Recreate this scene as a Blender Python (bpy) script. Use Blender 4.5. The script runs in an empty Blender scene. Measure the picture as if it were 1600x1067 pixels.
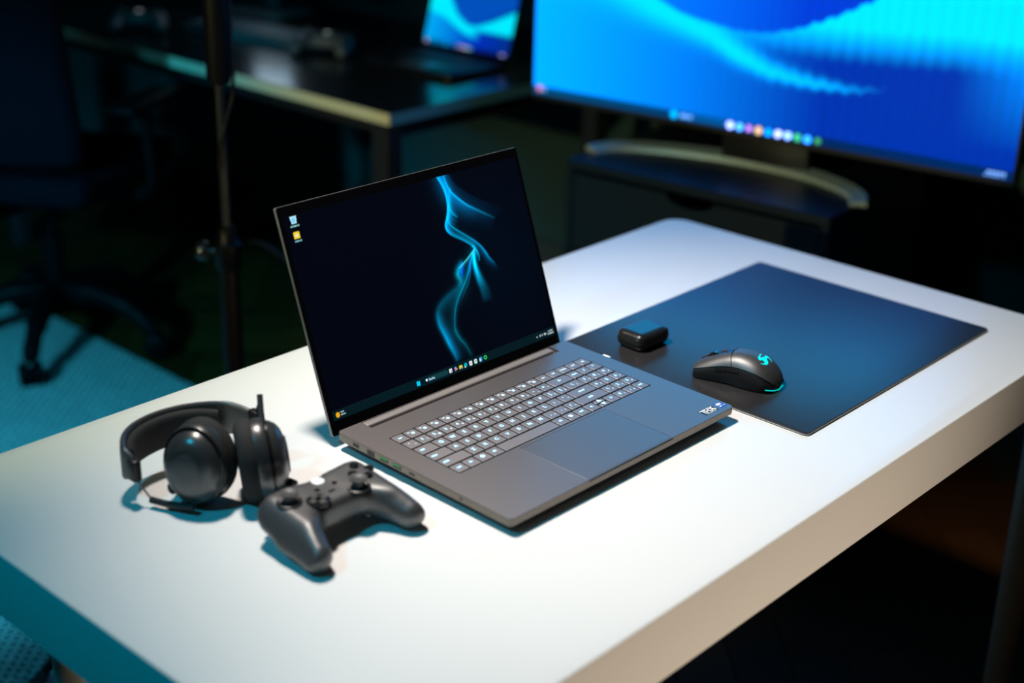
import bpy, bmesh, math, random
import numpy as np
from mathutils import Vector, Matrix, Euler

random.seed(7)
PI = math.pi
SC = bpy.context.scene
COL = SC.collection
DZ = 0.74                      # height of the desk top above the floor

# ------------------------------------------------------------------ camera
cd = bpy.data.cameras.new('camera'); cam = bpy.data.objects.new('camera', cd); COL.objects.link(cam)
cd.sensor_width = 36.0; cd.lens = 2243.44 / 1600 * 36.0
cd.clip_start = 0.05; cd.clip_end = 50
cam.location = (-1.1538, -1.0135, 0.7689 + DZ)
cam.rotation_euler = (1.1731, -0.0248, -0.8275)
cd.dof.use_dof = True; cd.dof.focus_distance = 1.76; cd.dof.aperture_fstop = 2.1
SC.camera = cam

# ------------------------------------------------------------------ world and lamps
SC.view_settings.view_transform = 'Standard'; SC.view_settings.look = 'None'
SC.view_settings.exposure = 0.0; SC.view_settings.gamma = 1.0; SC.view_settings.use_curve_mapping = False
w = bpy.data.worlds.new('world'); SC.world = w; w.use_nodes = True
w.node_tree.nodes['Background'].inputs[0].default_value = (0.002, 0.004, 0.005, 1)
w.node_tree.nodes['Background'].inputs[1].default_value = 0.4

def spot(name, loc, aim, power, color, size, blend, radius):
    l = bpy.data.lights.new(name, 'SPOT'); o = bpy.data.objects.new(name, l); COL.objects.link(o)
    l.energy = power; l.color = color; l.spot_size = math.radians(size); l.spot_blend = blend; l.shadow_soft_size = radius
    o.location = loc
    o.rotation_euler = (Vector(aim) - Vector(loc)).to_track_quat('-Z', 'Y').to_euler()
    return o
# studio lamp hanging over the desk, aimed a little towards its front edge
spot('overhead_studio_lamp', (-0.20, 0.38, DZ + 1.45), (0.18, -0.235, DZ), 148, (1.0, 0.92, 0.845), 72, 1.0, 0.07)
# blue lamp high up on the left, wide
spot('blue_ceiling_lamp', (-1.6, 0.2, 2.5), (0.0, 0.9, 0.4), 46, (0.0, 0.66, 1.0), 110, 0.6, 0.10)
# low blue lamp on the left, aimed at the rug
spot('blue_floor_lamp', (-1.46, 0.91, 1.38), (0.32, 2.02, 0.0), 300, (0.04, 0.62, 0.93), 50, 0.6, 0.06)
# added warm fill from below, brightens the desk's front face
spot('warm_front_fill', (0.0, -1.6, 0.06), (0.0, -0.345, DZ + 0.05), 66, (1.0, 0.81, 0.61), 60, 1.0, 0.10)
# added warm fill from the left, brightens rear desk edge and television foot
spot('warm_back_fill', (-2.3, 0.62, 1.45), (1.05, 0.90, 0.58), 190, (1.0, 0.88, 0.42), 36, 0.8, 0.05)

# ------------------------------------------------------------------ materials
MATS = {}
def mat(name, col, rough=0.5, metal=0.0, spec=0.5, emit=None, estr=0.0, noise=0.0, nscale=60.0, bump=0.0, bscale=400.0, vary=0.0, coat=0.0, ior=1.5):
    m = bpy.data.materials.new(name); m.use_nodes = True
    nt = m.node_tree; b = nt.nodes['Principled BSDF']
    b.inputs['Base Color'].default_value = (*col, 1)
    b.inputs['Roughness'].default_value = rough; b.inputs['Metallic'].default_value = metal
    b.inputs['Specular IOR Level'].default_value = spec
    b.inputs['IOR'].default_value = ior
    if coat: b.inputs['Coat Weight'].default_value = coat; b.inputs['Coat Roughness'].default_value = 0.25
    if emit: b.inputs['Emission Color'].default_value = (*emit, 1); b.inputs['Emission Strength'].default_value = estr
    tc = nt.nodes.new('ShaderNodeTexCoord')
    if noise or vary:
        hs = nt.nodes.new('ShaderNodeHueSaturation'); hs.inputs['Color'].default_value = (*col, 1)
        mr = nt.nodes.new('ShaderNodeMapRange')
        n = nt.nodes.new('ShaderNodeTexNoise'); n.inputs['Scale'].default_value = nscale; n.inputs['Detail'].default_value = 4
        nt.links.new(tc.outputs['Object'], n.inputs['Vector'])
        nt.links.new(n.outputs['Fac'], mr.inputs['Value'])
        mr.inputs['To Min'].default_value = 1 - noise; mr.inputs['To Max'].default_value = 1 + noise
        last = mr.outputs['Result']
        if vary:
            oi = nt.nodes.new('ShaderNodeObjectInfo'); m2 = nt.nodes.new('ShaderNodeMapRange')
            nt.links.new(oi.outputs['Random'], m2.inputs['Value'])
            m2.inputs['To Min'].default_value = 1 - vary; m2.inputs['To Max'].default_value = 1 + vary
            mu = nt.nodes.new('ShaderNodeMath'); mu.operation = 'MULTIPLY'
            nt.links.new(last, mu.inputs[0]); nt.links.new(m2.outputs['Result'], mu.inputs[1]); last = mu.outputs[0]
        nt.links.new(last, hs.inputs['Value'])
        nt.links.new(hs.outputs['Color'], b.inputs['Base Color'])
    if bump:
        n2 = nt.nodes.new('ShaderNodeTexNoise'); n2.inputs['Scale'].default_value = bscale; n2.inputs['Detail'].default_value = 2
        bp = nt.nodes.new('ShaderNodeBump'); bp.inputs['Strength'].default_value = bump; bp.inputs['Distance'].default_value = 0.0005
        nt.links.new(tc.outputs['Object'], n2.inputs['Vector']); nt.links.new(n2.outputs['Fac'], bp.inputs['Height'])
        nt.links.new(bp.outputs['Normal'], b.inputs['Normal'])
    MATS[name] = m
    return m
mat('white_laminate', (0.80, 0.80, 0.79), 0.32, noise=0.01, nscale=9, bump=0.03, bscale=900)
mat('edge_band', (0.78, 0.77, 0.75), 0.45, noise=0.02, nscale=30)
mat('leg_metal', (0.42, 0.46, 0.42), 0.4, 0.3, noise=0.03)
mat('anodised', (0.38, 0.345, 0.345), 0.45, 1.0, 0.5, noise=0.02, nscale=200, bump=0.05, bscale=2500)
mat('anodised_edge', (0.19, 0.165, 0.14), 0.36, 0.6, 0.5, noise=0.03, nscale=200)
mat('hinge_metal', (0.26, 0.23, 0.22), 0.45, 0.2, 0.5, noise=0.03)
mat('keycap', (0.40, 0.37, 0.38), 0.50, 0.9, 0.5, noise=0.03, nscale=300, bump=0.05, bscale=2000)
mat('touchpad', (0.38, 0.35, 0.35), 0.425, 1.0, 0.5, noise=0.01)
mat('tray_black', (0.006, 0.006, 0.007), 0.6, noise=0.05)
mat('lid_metal', (0.11, 0.105, 0.10), 0.34, 0.0, 0.8, ior=1.8, noise=0.02)
mat('bezel_black', (0.003, 0.003, 0.004), 0.22, spec=0.06, noise=0.02)
mat('rubber_black', (0.010, 0.010, 0.011), 0.65, noise=0.05)
mat('port_black', (0.002, 0.002, 0.002), 0.5, noise=0.05)
mat('port_green', (0.0, 0.30, 0.06), 0.4, emit=(0.0, 0.5, 0.08), estr=0.05, noise=0.05)
mat('legend_blue', (0.5, 0.8, 1.0), 0.5, emit=(0.20, 0.60, 1.0), estr=2.0, noise=0.02)
mat('legend_white', (0.7, 0.85, 1.0), 0.5, emit=(0.55, 0.80, 1.0), estr=0.75, noise=0.02)
mat('mat_surface', (0.020, 0.018, 0.019), 0.36, 0.0, 0.5, ior=1.66, noise=0.05, nscale=700, bump=0.10, bscale=2600)
mat('mat_edge', (0.05, 0.05, 0.055), 0.35, noise=0.02)
mat('plastic_matte', (0.040, 0.038, 0.039), 0.44, spec=0.8, ior=1.7, noise=0.03, nscale=300, bump=0.08, bscale=3000)
mat('plastic_dark', (0.010, 0.010, 0.011), 0.42, noise=0.03)
mat('plastic_gloss', (0.012, 0.012, 0.013), 0.18, noise=0.02)
mat('case_black', (0.012, 0.012, 0.013), 0.27, spec=0.6, noise=0.02)
mat('pad_fabric', (0.020, 0.018, 0.018), 0.85, noise=0.12, nscale=500, bump=0.4, bscale=1800)
mat('steel', (0.35, 0.36, 0.40), 0.3, 1.0, noise=0.02)
mat('cup_shell', (0.034, 0.035, 0.036), 0.30, spec=0.8, ior=1.6, noise=0.02)
mat('logo_glint_teal', (0.0, 0.5, 0.45), 0.4, emit=(0.0, 0.82, 0.80), estr=0.9, noise=0.02)
mat('home_white', (0.75, 0.76, 0.78), 0.3, emit=(0.9, 0.92, 0.95), estr=0.35, noise=0.02)
mat('sticker_white', (0.85, 0.83, 0.80), 0.5, noise=0.02)
mat('sticker_black', (0.006, 0.006, 0.007), 0.4, noise=0.02)
mat('sticker_blue', (0.01, 0.06, 0.42), 0.35, noise=0.02)
mat('wall_paint', (0.012, 0.040, 0.042), 0.85, noise=0.06, nscale=3, bump=0.1, bscale=120)
mat('ceiling_paint', (0.04, 0.04, 0.045), 0.9, noise=0.03, nscale=3)
mat('subfloor', (0.02, 0.014, 0.008), 0.8, noise=0.1)
mat('trim_dark', (0.03, 0.035, 0.035), 0.6, noise=0.05)
mat('dark_top', (0.016, 0.017, 0.019), 0.20, spec=0.55, noise=0.06, nscale=40)
mat('birch_edge', (0.62, 0.60, 0.42), 0.55, noise=0.08, nscale=60)
mat('end_blue_lit', (0.07, 0.20, 0.24), 0.5, noise=0.05)  # blue light falling on the desk end, put into its colour
mat('frame_black', (0.008, 0.008, 0.010), 0.5, noise=0.05)
mat('cabinet_dark', (0.004, 0.007, 0.012), 0.36, spec=0.35, noise=0.05, nscale=30)
mat('tv_stand_metal', (0.34, 0.37, 0.31), 0.42, 0.25,
     noise=0.02)
mat('tv_black', (0.010, 0.011, 0.012), 0.35, noise=0.02)
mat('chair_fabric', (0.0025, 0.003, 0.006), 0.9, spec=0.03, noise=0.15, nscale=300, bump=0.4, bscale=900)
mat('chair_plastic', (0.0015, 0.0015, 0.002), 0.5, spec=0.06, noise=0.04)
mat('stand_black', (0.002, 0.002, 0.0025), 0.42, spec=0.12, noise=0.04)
mat('stand_grey', (0.010, 0.011, 0.010), 0.40, 0.0, 0.3, noise=0.03)
mat('pale_plastic', (0.55, 0.58, 0.60), 0.4, noise=0.03)
mat('grey_plastic', (0.13, 0.14, 0.15), 0.45, noise=0.04)
mat('cable_black', (0.003, 0.003, 0.005), 0.45, spec=0.15, noise=0.03)

def oak():
    m = mat('oak', (0.10, 0.035, 0.007), 0.5, spec=0.15, vary=0.35, noise=0.1)
    nt = m.node_tree; b = nt.nodes['Principled BSDF']
    tc = nt.nodes.new('ShaderNodeTexCoord'); mp = nt.nodes.new('ShaderNodeMapping'); mp.inputs['Scale'].default_value = (4, 90, 4)
    wv = nt.nodes.new('ShaderNodeTexNoise'); wv.inputs['Scale'].default_value = 1.5; wv.inputs['Detail'].default_value = 6
    cr = nt.nodes.new('ShaderNodeValToRGB'); cr.color_ramp.elements[0].color = (0.030, 0.010, 0.0018, 1); cr.color_ramp.elements[1].color = (0.062, 0.023, 0.005, 1)
    nt.links.new(tc.outputs['Object'], mp.inputs['Vector']); nt.links.new(mp.outputs['Vector'], wv.inputs['Vector'])
    nt.links.new(wv.outputs['Fac'], cr.inputs['Fac'])
    hs = [n for n in nt.nodes if n.type == 'HUE_SAT'][0]
    nt.links.new(cr.outputs['Color'], hs.inputs['Color'])
    return m
oak()

def rug_mat():
    m = bpy.data.materials.new('woven_rug'); m.use_nodes = True; nt = m.node_tree; b = nt.nodes['Principled BSDF']
    b.inputs['Roughness'].default_value = 0.95; b.inputs['Specular IOR Level'].default_value = 0.1
    tc = nt.nodes.new('ShaderNodeTexCoord')
    mp = nt.nodes.new('ShaderNodeMapping'); mp.inputs['Rotation'].default_value = (0, 0, 0.12); mp.inputs['Scale'].default_value = (1, 1, 1)
    br = nt.nodes.new('ShaderNodeTexBrick'); br.inputs['Scale'].default_value = 1.0
    br.inputs['Brick Width'].default_value = 0.024; br.inputs['Row Height'].default_value = 0.0135; br.inputs['Mortar Size'].default_value = 0.0036
    br.inputs['Mortar Smooth'].default_value = 0.6
    br.inputs['Color1'].default_value = (0.80, 0.82, 0.80, 1); br.inputs['Color2'].default_value = (0.66, 0.68, 0.67, 1); br.inputs['Mortar'].default_value = (0.10, 0.11, 0.11, 1)
    nz = nt.nodes.new('ShaderNodeTexNoise'); nz.inputs['Scale'].default_value = 90
    mx = nt.nodes.new('ShaderNodeMix'); mx.data_type = 'RGBA'; mx.blend_type = 'MULTIPLY'; mx.inputs['Factor'].default_value = 0.5
    ad = nt.nodes.new('ShaderNodeVectorMath'); ad.operation = 'MULTIPLY_ADD'; ad.inputs[1].default_value = (0.005, 0.005, 0)
    nt.links.new(tc.outputs['Object'], mp.inputs['Vector']); nt.links.new(tc.outputs['Object'], nz.inputs['Vector'])
    nt.links.new(nz.outputs['Color'], ad.inputs[0]); nt.links.new(mp.outputs['Vector'], ad.inputs[2])
    nt.links.new(ad.outputs[0], br.inputs['Vector'])
    nt.links.new(br.outputs['Color'], mx.inputs[6]); nt.links.new(nz.outputs['Color'], mx.inputs[7])
    nt.links.new(br.outputs['Color'], b.inputs['Base Color'])
    bp = nt.nodes.new('ShaderNodeBump'); bp.inputs['Strength'].default_value = 0.9; bp.inputs['Distance'].default_value = 0.004
    iv = nt.nodes.new('ShaderNodeMath'); iv.operation = 'SUBTRACT'; iv.inputs[0].default_value = 1.0
    nt.links.new(br.outputs['Fac'], iv.inputs[1]); nt.links.new(iv.outputs[0], bp.inputs['Height']); nt.links.new(bp.outputs['Normal'], b.inputs['Normal'])
    MATS['woven_rug'] = m
rug_mat()

def screen_mat(name, strength, rough=0.18, spec=0.3):
    m = bpy.data.materials.new(name); m.use_nodes = True; nt = m.node_tree; b = nt.nodes['Principled BSDF']
    b.inputs['Base Color'].default_value = (0.002, 0.002, 0.003, 1); b.inputs['Roughness'].default_value = rough
    b.inputs['Specular IOR Level'].default_value = spec
    at = nt.nodes.new('ShaderNodeAttribute'); at.attribute_name = 'picture'
    nt.links.new(at.outputs['Color'], b.inputs['Emission Color']); b.inputs['Emission Strength'].default_value = strength
    MATS[name] = m
screen_mat('laptop_display', 1.0, 0.2, 0.05)
screen_mat('tv_display', 1.0, 0.3, 0.02)

# ------------------------------------------------------------------ helpers
def link(name, me, material, parent=None, loc=None, rot=None, smooth=None):
    o = bpy.data.objects.new(name, me); COL.objects.link(o)
    if material is not None and not me.materials: me.materials.append(MATS[material] if isinstance(material, str) else material)
    if parent is not None: o.parent = parent
    if loc is not None: o.location = loc
    if rot is not None: o.rotation_euler = rot
    if smooth: shade(me, smooth)
    return o
def shade(me, deg=35):
    bm = bmesh.new(); bm.from_mesh(me); a = math.radians(deg)
    for f in bm.faces: f.smooth = True
    for e in bm.edges:
        if len(e.link_faces) == 2: e.smooth = e.calc_face_angle(0) < a
    bm.to_mesh(me); bm.free()
def bm_mesh(bm, name='m', deg=35):
    bmesh.ops.recalc_face_normals(bm, faces=bm.faces)
    me = bpy.data.meshes.new(name); bm.to_mesh(me); bm.free()
    if deg: shade(me, deg)
    return me
def add_box(bm, c, s, rot=None):
    r = bmesh.ops.create_cube(bm, size=1.0)['verts']
    M = Matrix.Translation(c) @ (rot.to_matrix().to_4x4() if rot else Matrix()) @ Matrix.Diagonal((*s, 1))
    bmesh.ops.transform(bm, matrix=M, verts=r)
    return r
def box(c, s, bev=0.0, seg=2, rot=None, deg=35):
    bm = bmesh.new(); add_box(bm, c, s, rot)
    if bev: bmesh.ops.bevel(bm, geom=bm.edges[:], offset=bev, segments=seg, affect='EDGES', profile=0.5)
    return bm_mesh(bm, deg=deg)
def add_tube(bm, pts, rad, n=10, cap=True):
    pts = [Vector(p) for p in pts]
    if not hasattr(rad, '__len__'): rad = [rad] * len(pts)
    rings = []; up = None
    for i, p in enumerate(pts):
        t = (pts[min(i + 1, len(pts) - 1)] - pts[max(i - 1, 0)]).normalized()
        if up is None:
            up = Vector((0, 0, 1)) if abs(t.z) < 0.9 else Vector((1, 0, 0))
        up = (up - t * up.dot(t)).normalized(); sd = t.cross(up)
        rings.append([bm.verts.new(p + (up * math.cos(2 * PI * k / n) + sd * math.sin(2 * PI * k / n)) * rad[i]) for k in range(n)])
    for a, b in zip(rings, rings[1:]):
        for k in range(n): bm.faces.new((a[k], a[(k + 1) % n], b[(k + 1) % n], b[k]))
    if cap: bm.faces.new(rings[0][::-1]); bm.faces.new(rings[-1])
def tube(pts, rad, n=10):
    bm = bmesh.new(); add_tube(bm, pts, rad, n); return bm_mesh(bm, deg=50)
def spline(pts, n=8):
    P = [Vector(p) for p in pts]; out = []
    for i in range(len(P) - 1):
        p0, p1, p2, p3 = P[max(i - 1, 0)], P[i], P[i + 1], P[min(i + 2, len(P) - 1)]
        for k in range(n):
            t = k / n
            out.append(0.5 * ((2 * p1) + (p2 - p0) * t + (2 * p0 - 5 * p1 + 4 * p2 - p3) * t * t + (3 * p1 - p0 - 3 * p2 + p3) * t ** 3))
    out.append(P[-1]); return out
def add_lathe(bm, prof, n=32, sx=1.0, sy=1.0, M=None, pw=1.0):
    rings = []
    for r, z in prof:
        if r < 1e-6: rings.append([bm.verts.new((0, 0, z))]); continue
        vs = []
        for k in range(n):
            a = 2 * PI * k / n; c, s = math.cos(a), math.sin(a)
            if pw != 1.0: c = math.copysign(abs(c) ** pw, c); s = math.copysign(abs(s) ** pw, s)
            vs.append(bm.verts.new((r * sx * c, r * sy * s, z)))
        rings.append(vs)
    nv = [v for r in rings for v in r]
    for a, b in zip(rings, rings[1:]):
        for k in range(n):
            k2 = (k + 1) % n
            if len(a) == 1 and len(b) == 1: continue
            if len(a) == 1: bm.faces.new((a[0], b[k], b[k2]))
            elif len(b) == 1: bm.faces.new((a[k], a[k2], b[0]))
            else: bm.faces.new((a[k], a[k2], b[k2], b[k]))
    if len(rings[0]) > 1: bm.faces.new(rings[0][::-1])
    if len(rings[-1]) > 1: bm.faces.new(rings[-1])
    if M is not None: bmesh.ops.transform(bm, matrix=M, verts=nv)
def lathe(prof, n=32, sx=1.0, sy=1.0, M=None, deg=40, pw=1.0):
    bm = bmesh.new(); add_lathe(bm, prof, n, sx, sy, M, pw); return bm_mesh(bm, deg=deg)
def rrect(x0, y0, x1, y1, r, n=5):
    out = []
    for cx, cy, a0 in ((x1 - r, y0 + r, -90), (x1 - r, y1 - r, 0), (x0 + r, y1 - r, 90), (x0 + r, y0 + r, 180)):
        for k in range(n + 1):
            a = math.radians(a0 + 90 * k / n); out.append((cx + r * math.cos(a), cy + r * math.sin(a)))
    return out
def inset(poly, d):
    """inset of a counter-clockwise convex outline"""
    out = []; n = len(poly)
    for i in range(n):
        p0, p, p1 = Vector(poly[i - 1]), Vector(poly[i]), Vector(poly[(i + 1) % n])
        e0 = (p - p0).normalized(); e1 = (p1 - p).normalized()
        nn = Vector((-e0.y - e1.y, e0.x + e1.x)).normalized()
        k = d / max(0.3, nn.dot(Vector((-e0.y, e0.x))))
        q = p + nn * k; out.append((q.x, q.y))
    return out
def add_loft(bm, rings, cap=(True, True)):
    R_ = [[bm.verts.new(p) for p in r] for r in rings]; n = len(R_[0])
    for a, b in zip(R_, R_[1:]):
        for k in range(n): bm.faces.new((a[k], a[(k + 1) % n], b[(k + 1) % n], b[k]))
    if cap[0]: bm.faces.new(R_[0][::-1])
    if cap[1]: bm.faces.new(R_[-1])
    return R_
def slab(poly, z0, z1, bev=0.0, nb=2, bbev=0.0, deg=35):
    bm = bmesh.new(); rings = []
    if bbev: rings.append([(x, y, z0) for x, y in inset(poly, bbev)]); rings.append([(x, y, z0 + bbev) for x, y in poly])
    else: rings.append([(x, y, z0) for x, y in poly])
    if bev:
        for k in range(nb + 1):
            a = PI / 2 * k / nb
            rings.append([(x, y, z1 - bev + bev * math.sin(a)) for x, y in (inset(poly, bev * (1 - math.cos(a))) if k else poly)])
    else: rings.append([(x, y, z1) for x, y in poly])
    add_loft(bm, rings); return bm_mesh(bm, deg=deg)
def empty(name, label, cat, loc=(0, 0, 0), rot=(0, 0, 0), group=None):
    o = bpy.data.objects.new(name, None); COL.objects.link(o); o.location = loc; o.rotation_euler = rot
    o.empty_display_size = 0.05
    o['label'] = label; o['category'] = cat
    if group: o['group'] = group
    return o
def tag(o, label=None, cat=None, group=None, kind=None):
    if label: o['label'] = label
    if cat: o['category'] = cat
    if group: o['group'] = group
    if kind: o['kind'] = kind
    return o
def copy_tree(o, parent=None):
    c = o.copy(); COL.objects.link(c); c.parent = parent
    for ch in o.children: copy_tree(ch, c)
    return c
def sdf_mesh(f, lo, hi, step, it=1):
    """surface nets of a signed distance function"""
    xs = [np.arange(lo[i], hi[i] + step, step) for i in range(3)]
    X, Y, Z = np.meshgrid(*xs, indexing='ij'); F = f(X, Y, Z); S = F < 0
    n = [len(a) - 1 for a in xs]
    cnt = np.zeros(n); acc = np.zeros(n + [3])
    cor = [(i, j, k) for i in (0, 1) for j in (0, 1) for k in (0, 1)]
    def sl(c): return tuple(slice(c[i], c[i] + n[i]) for i in range(3))
    for a in cor:
        for ax in range(3):
            if a[ax]: continue
            b = list(a); b[ax] = 1
            fa, fb = F[sl(a)], F[sl(b)]; cr = (fa < 0) != (fb < 0)
            t = np.where(cr, fa / np.where(cr, fa - fb, 1), 0)
            for d in range(3):
                acc[..., d] += np.where(cr, a[d] + (t if d == ax else 0), 0)
            cnt += cr
    act = cnt > 0; idx = -np.ones(n, int); idx[act] = np.arange(act.sum())
    ijk = np.argwhere(act)
    V = (acc[act] / cnt[act][:, None] + ijk) * step + np.array(lo)
    faces = []
    for ax in range(3):
        u, v = (ax + 1) % 3, (ax + 2) % 3
        A = S[tuple(slice(0, -1) if d == ax else slice(None) for d in range(3))]
        B = S[tuple(slice(1, None) if d == ax else slice(None) for d in range(3))]
        for p in np.argwhere(A != B):
            if p[u] == 0 or p[v] == 0 or p[u] >= n[u] or p[v] >= n[v]: continue
            q = []
            for du, dv in ((-1, -1), (0, -1), (0, 0), (-1, 0)):
                c = p.copy(); c[u] += du; c[v] += dv; q.append(int(idx[tuple(c)]))
            faces.append(q if A[tuple(p)] else q[::-1])
    me = bpy.data.meshes.new('organic'); me.from_pydata(V.tolist(), [], faces)
    bm = bmesh.new(); bm.from_mesh(me)
    for _ in range(it): bmesh.ops.smooth_vert(bm, verts=bm.verts, factor=0.5, use_axis_x=True, use_axis_y=True, use_axis_z=True)
    for fc in bm.faces: fc.smooth = True
    bm.to_mesh(me); bm.free()
    return me
def smin(a, b, k):
    h = np.clip(0.5 + 0.5 * (b - a) / k, 0, 1); return b * (1 - h) + a * h - k * h * (1 - h)
def smax(a, b, k): return -smin(-a, -b, k)
def sd_rbox(X, Y, Z, c, h, r):
    qx, qy, qz = np.abs(X - c[0]) - h[0] + r, np.abs(Y - c[1]) - h[1] + r, np.abs(Z - c[2]) - h[2] + r
    return np.sqrt(np.maximum(qx, 0) ** 2 + np.maximum(qy, 0) ** 2 + np.maximum(qz, 0) ** 2) + np.minimum(np.maximum(qx, np.maximum(qy, qz)), 0) - r
def sd_cone(X, Y, Z, a, b, ra, rb):
    a = np.array(a); b = np.array(b); d = b - a; L2 = d @ d
    t = np.clip(((X - a[0]) * d[0] + (Y - a[1]) * d[1] + (Z - a[2]) * d[2]) / L2, 0, 1)
    return np.sqrt((X - a[0] - t * d[0]) ** 2 + (Y - a[1] - t * d[1]) ** 2 + (Z - a[2] - t * d[2]) ** 2) - (ra + (rb - ra) * t)
TXT = {}
def text_mesh(s, size, ext=0.0):
    key = (s, size, ext)
    if key not in TXT:
        c = bpy.data.curves.new('t', 'FONT'); c.body = s; c.size = size; c.align_x = 'CENTER'; c.align_y = 'CENTER'; c.extrude = ext
        c.offset = size * 0.018; c.resolution_u = 2
        o = bpy.data.objects.new('t', c); COL.objects.link(o)
        dg = bpy.context.evaluated_depsgraph_get()
        TXT[key] = bpy.data.meshes.new_from_object(o.evaluated_get(dg))
        bpy.data.objects.remove(o)
    return TXT[key]
def picture_grid(name, W, H, nx, ny, fn, material, parent, M=None):
    """flat display panel: a fine grid whose picture is computed by fn(a, b) in metres"""
    a = np.linspace(0, W, nx); b = np.linspace(0, H, ny); A, B = np.meshgrid(a, b)
    V = np.stack([A.ravel(), B.ravel(), np.zeros(A.size)], 1)
    i = np.arange(nx * ny).reshape(ny, nx)
    F = np.stack([i[:-1, :-1], i[:-1, 1:], i[1:, 1:], i[1:, :-1]], -1).reshape(-1, 4)
    me = bpy.data.meshes.new(name); me.vertices.add(len(V)); me.vertices.foreach_set('co', V.ravel())
    me.loops.add(F.size); me.loops.foreach_set('vertex_index', F.ravel())
    me.polygons.add(len(F)); me.polygons.foreach_set('loop_start', np.arange(0, F.size, 4)); 
    me.update(calc_edges=True)
    at = me.color_attributes.new('picture', 'FLOAT_COLOR', 'POINT')
    C = np.ones((len(V), 4)); C[:, :3] = fn(A.ravel(), B.ravel()); at.data.foreach_set('color', C.ravel())
    me.validate()
    o = link(name, me, material, parent)
    if M is not None: o.matrix_local = M
    return o

# ================================================================== the room
X0, X1, Y0, Y1, ZC = -3.0, 2.0, -2.8, 3.7, 2.7
floor = link('floor', box(((X0 + X1) / 2, (Y0 + Y1) / 2, -0.034), (X1 - X0, Y1 - Y0, 0.04), 0), 'subfloor'); tag(floor, 'dark oak herringbone parquet floor under the desks', kind='structure')
PL, PW = 0.42, 0.105
plank = box((0, 0, 0), (PL - 0.002, PW - 0.002, 0.014), 0.001, 1)
plank.materials.append(MATS['oak'])
hx, hy = 1 / math.sqrt(2), 1 / math.sqrt(2)
cands = []
# herringbone laid along the room: every L-shaped pair shifts by one plank width
u_ = Vector((hx, hy)); v_ = Vector((-hy, hx))
for i in range(-40, 60):
    for j in range(-24, 30):
        o_ = u_ * (i * PW + j * PL) + v_ * (i * PW - j * PL)
        for kind in (0, 1):
            if kind == 0: c = o_ + u_ * (PL / 2) + v_ * (PW / 2); ang = math.radians(45)
            else: c = o_ + u_ * (-PW / 2 + 0.0) + v_ * (PL / 2 + 0.0) ; ang = math.radians(135)
            if X0 + .25 < c.x < X1 - .2 and Y0 + .25 < c.y < Y1 - .2: cands.append((c.x, c.y, ang))
def visw(c):     # planks that show: right of the rug, under and beyond the desks; also the strip before the desk that bounces light
    x, y = c[0], c[1]
    if x < 0.70 and y > 0.62: return 9
    return math.hypot((x - 1.0) * 0.9, (y - 0.75) * 0.62)
cands.sort(key=visw)
planks = [c for c in cands if visw(c) < 5]
for k, (x, y, a) in enumerate(planks[:300]):
    o = bpy.data.objects.new('floor_plank', plank); COL.objects.link(o); o.parent = floor; o.location = (x, y, -0.0071); o.rotation_euler = (0, 0, a)
rest = planks[300:]
bm = bmesh.new()
for x, y, a in rest: add_box(bm, (x, y, -0.0071), (PL - 0.002, PW - 0.002, 0.014), Euler((0, 0, a)))
o = link('floor_planks', bm_mesh(bm, deg=0), 'oak', floor); o['kind'] = 'stuff'

def structure(name, c, s, m, label):
    return tag(link(name, box(c, s), m), label, kind='structure')
structure('wall_back', (X1 + 0.05, (Y0 + Y1) / 2, ZC / 2), (0.1, Y1 - Y0 + 0.2, ZC), 'wall_paint', 'dark teal painted wall behind the television')
structure('wall_left', ((X0 + X1) / 2, Y1 + 0.05, ZC / 2), (X1 - X0, 0.1, ZC), 'wall_paint', 'dark painted wall beyond the office chair')
structure('wall_front', (X0 - 0.05, (Y0 + Y1) / 2, ZC / 2), (0.1, Y1 - Y0 + 0.2, ZC), 'wall_paint', 'dark painted wall behind the camera')
structure('wall_right', ((X0 + X1) / 2, Y0 - 0.05, ZC / 2), (X1 - X0, 0.1, ZC), 'wall_paint', 'dark painted wall facing the desk front')
structure('ceiling', ((X0 + X1) / 2, (Y0 + Y1) / 2, ZC + 0.05), (X1 - X0 + 0.2, Y1 - Y0 + 0.2, 0.1), 'ceiling_paint', 'dark ceiling above the room')
structure('baseboard_back', (X1 - 0.008, (Y0 + Y1) / 2, 0.05), (0.016, Y1 - Y0, 0.1), 'trim_dark', 'dark skirting board along the back wall')

bm = bmesh.new()
rugp = rrect(-2.2, 0.62, 0.725, 3.35, 0.012, 3)
rug = link('woven_rug', slab(rugp, 0.0, 0.008, 0.003), 'woven_rug'); tag(rug, 'pale woven rug on the parquet under the office chair', 'rug')

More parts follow.
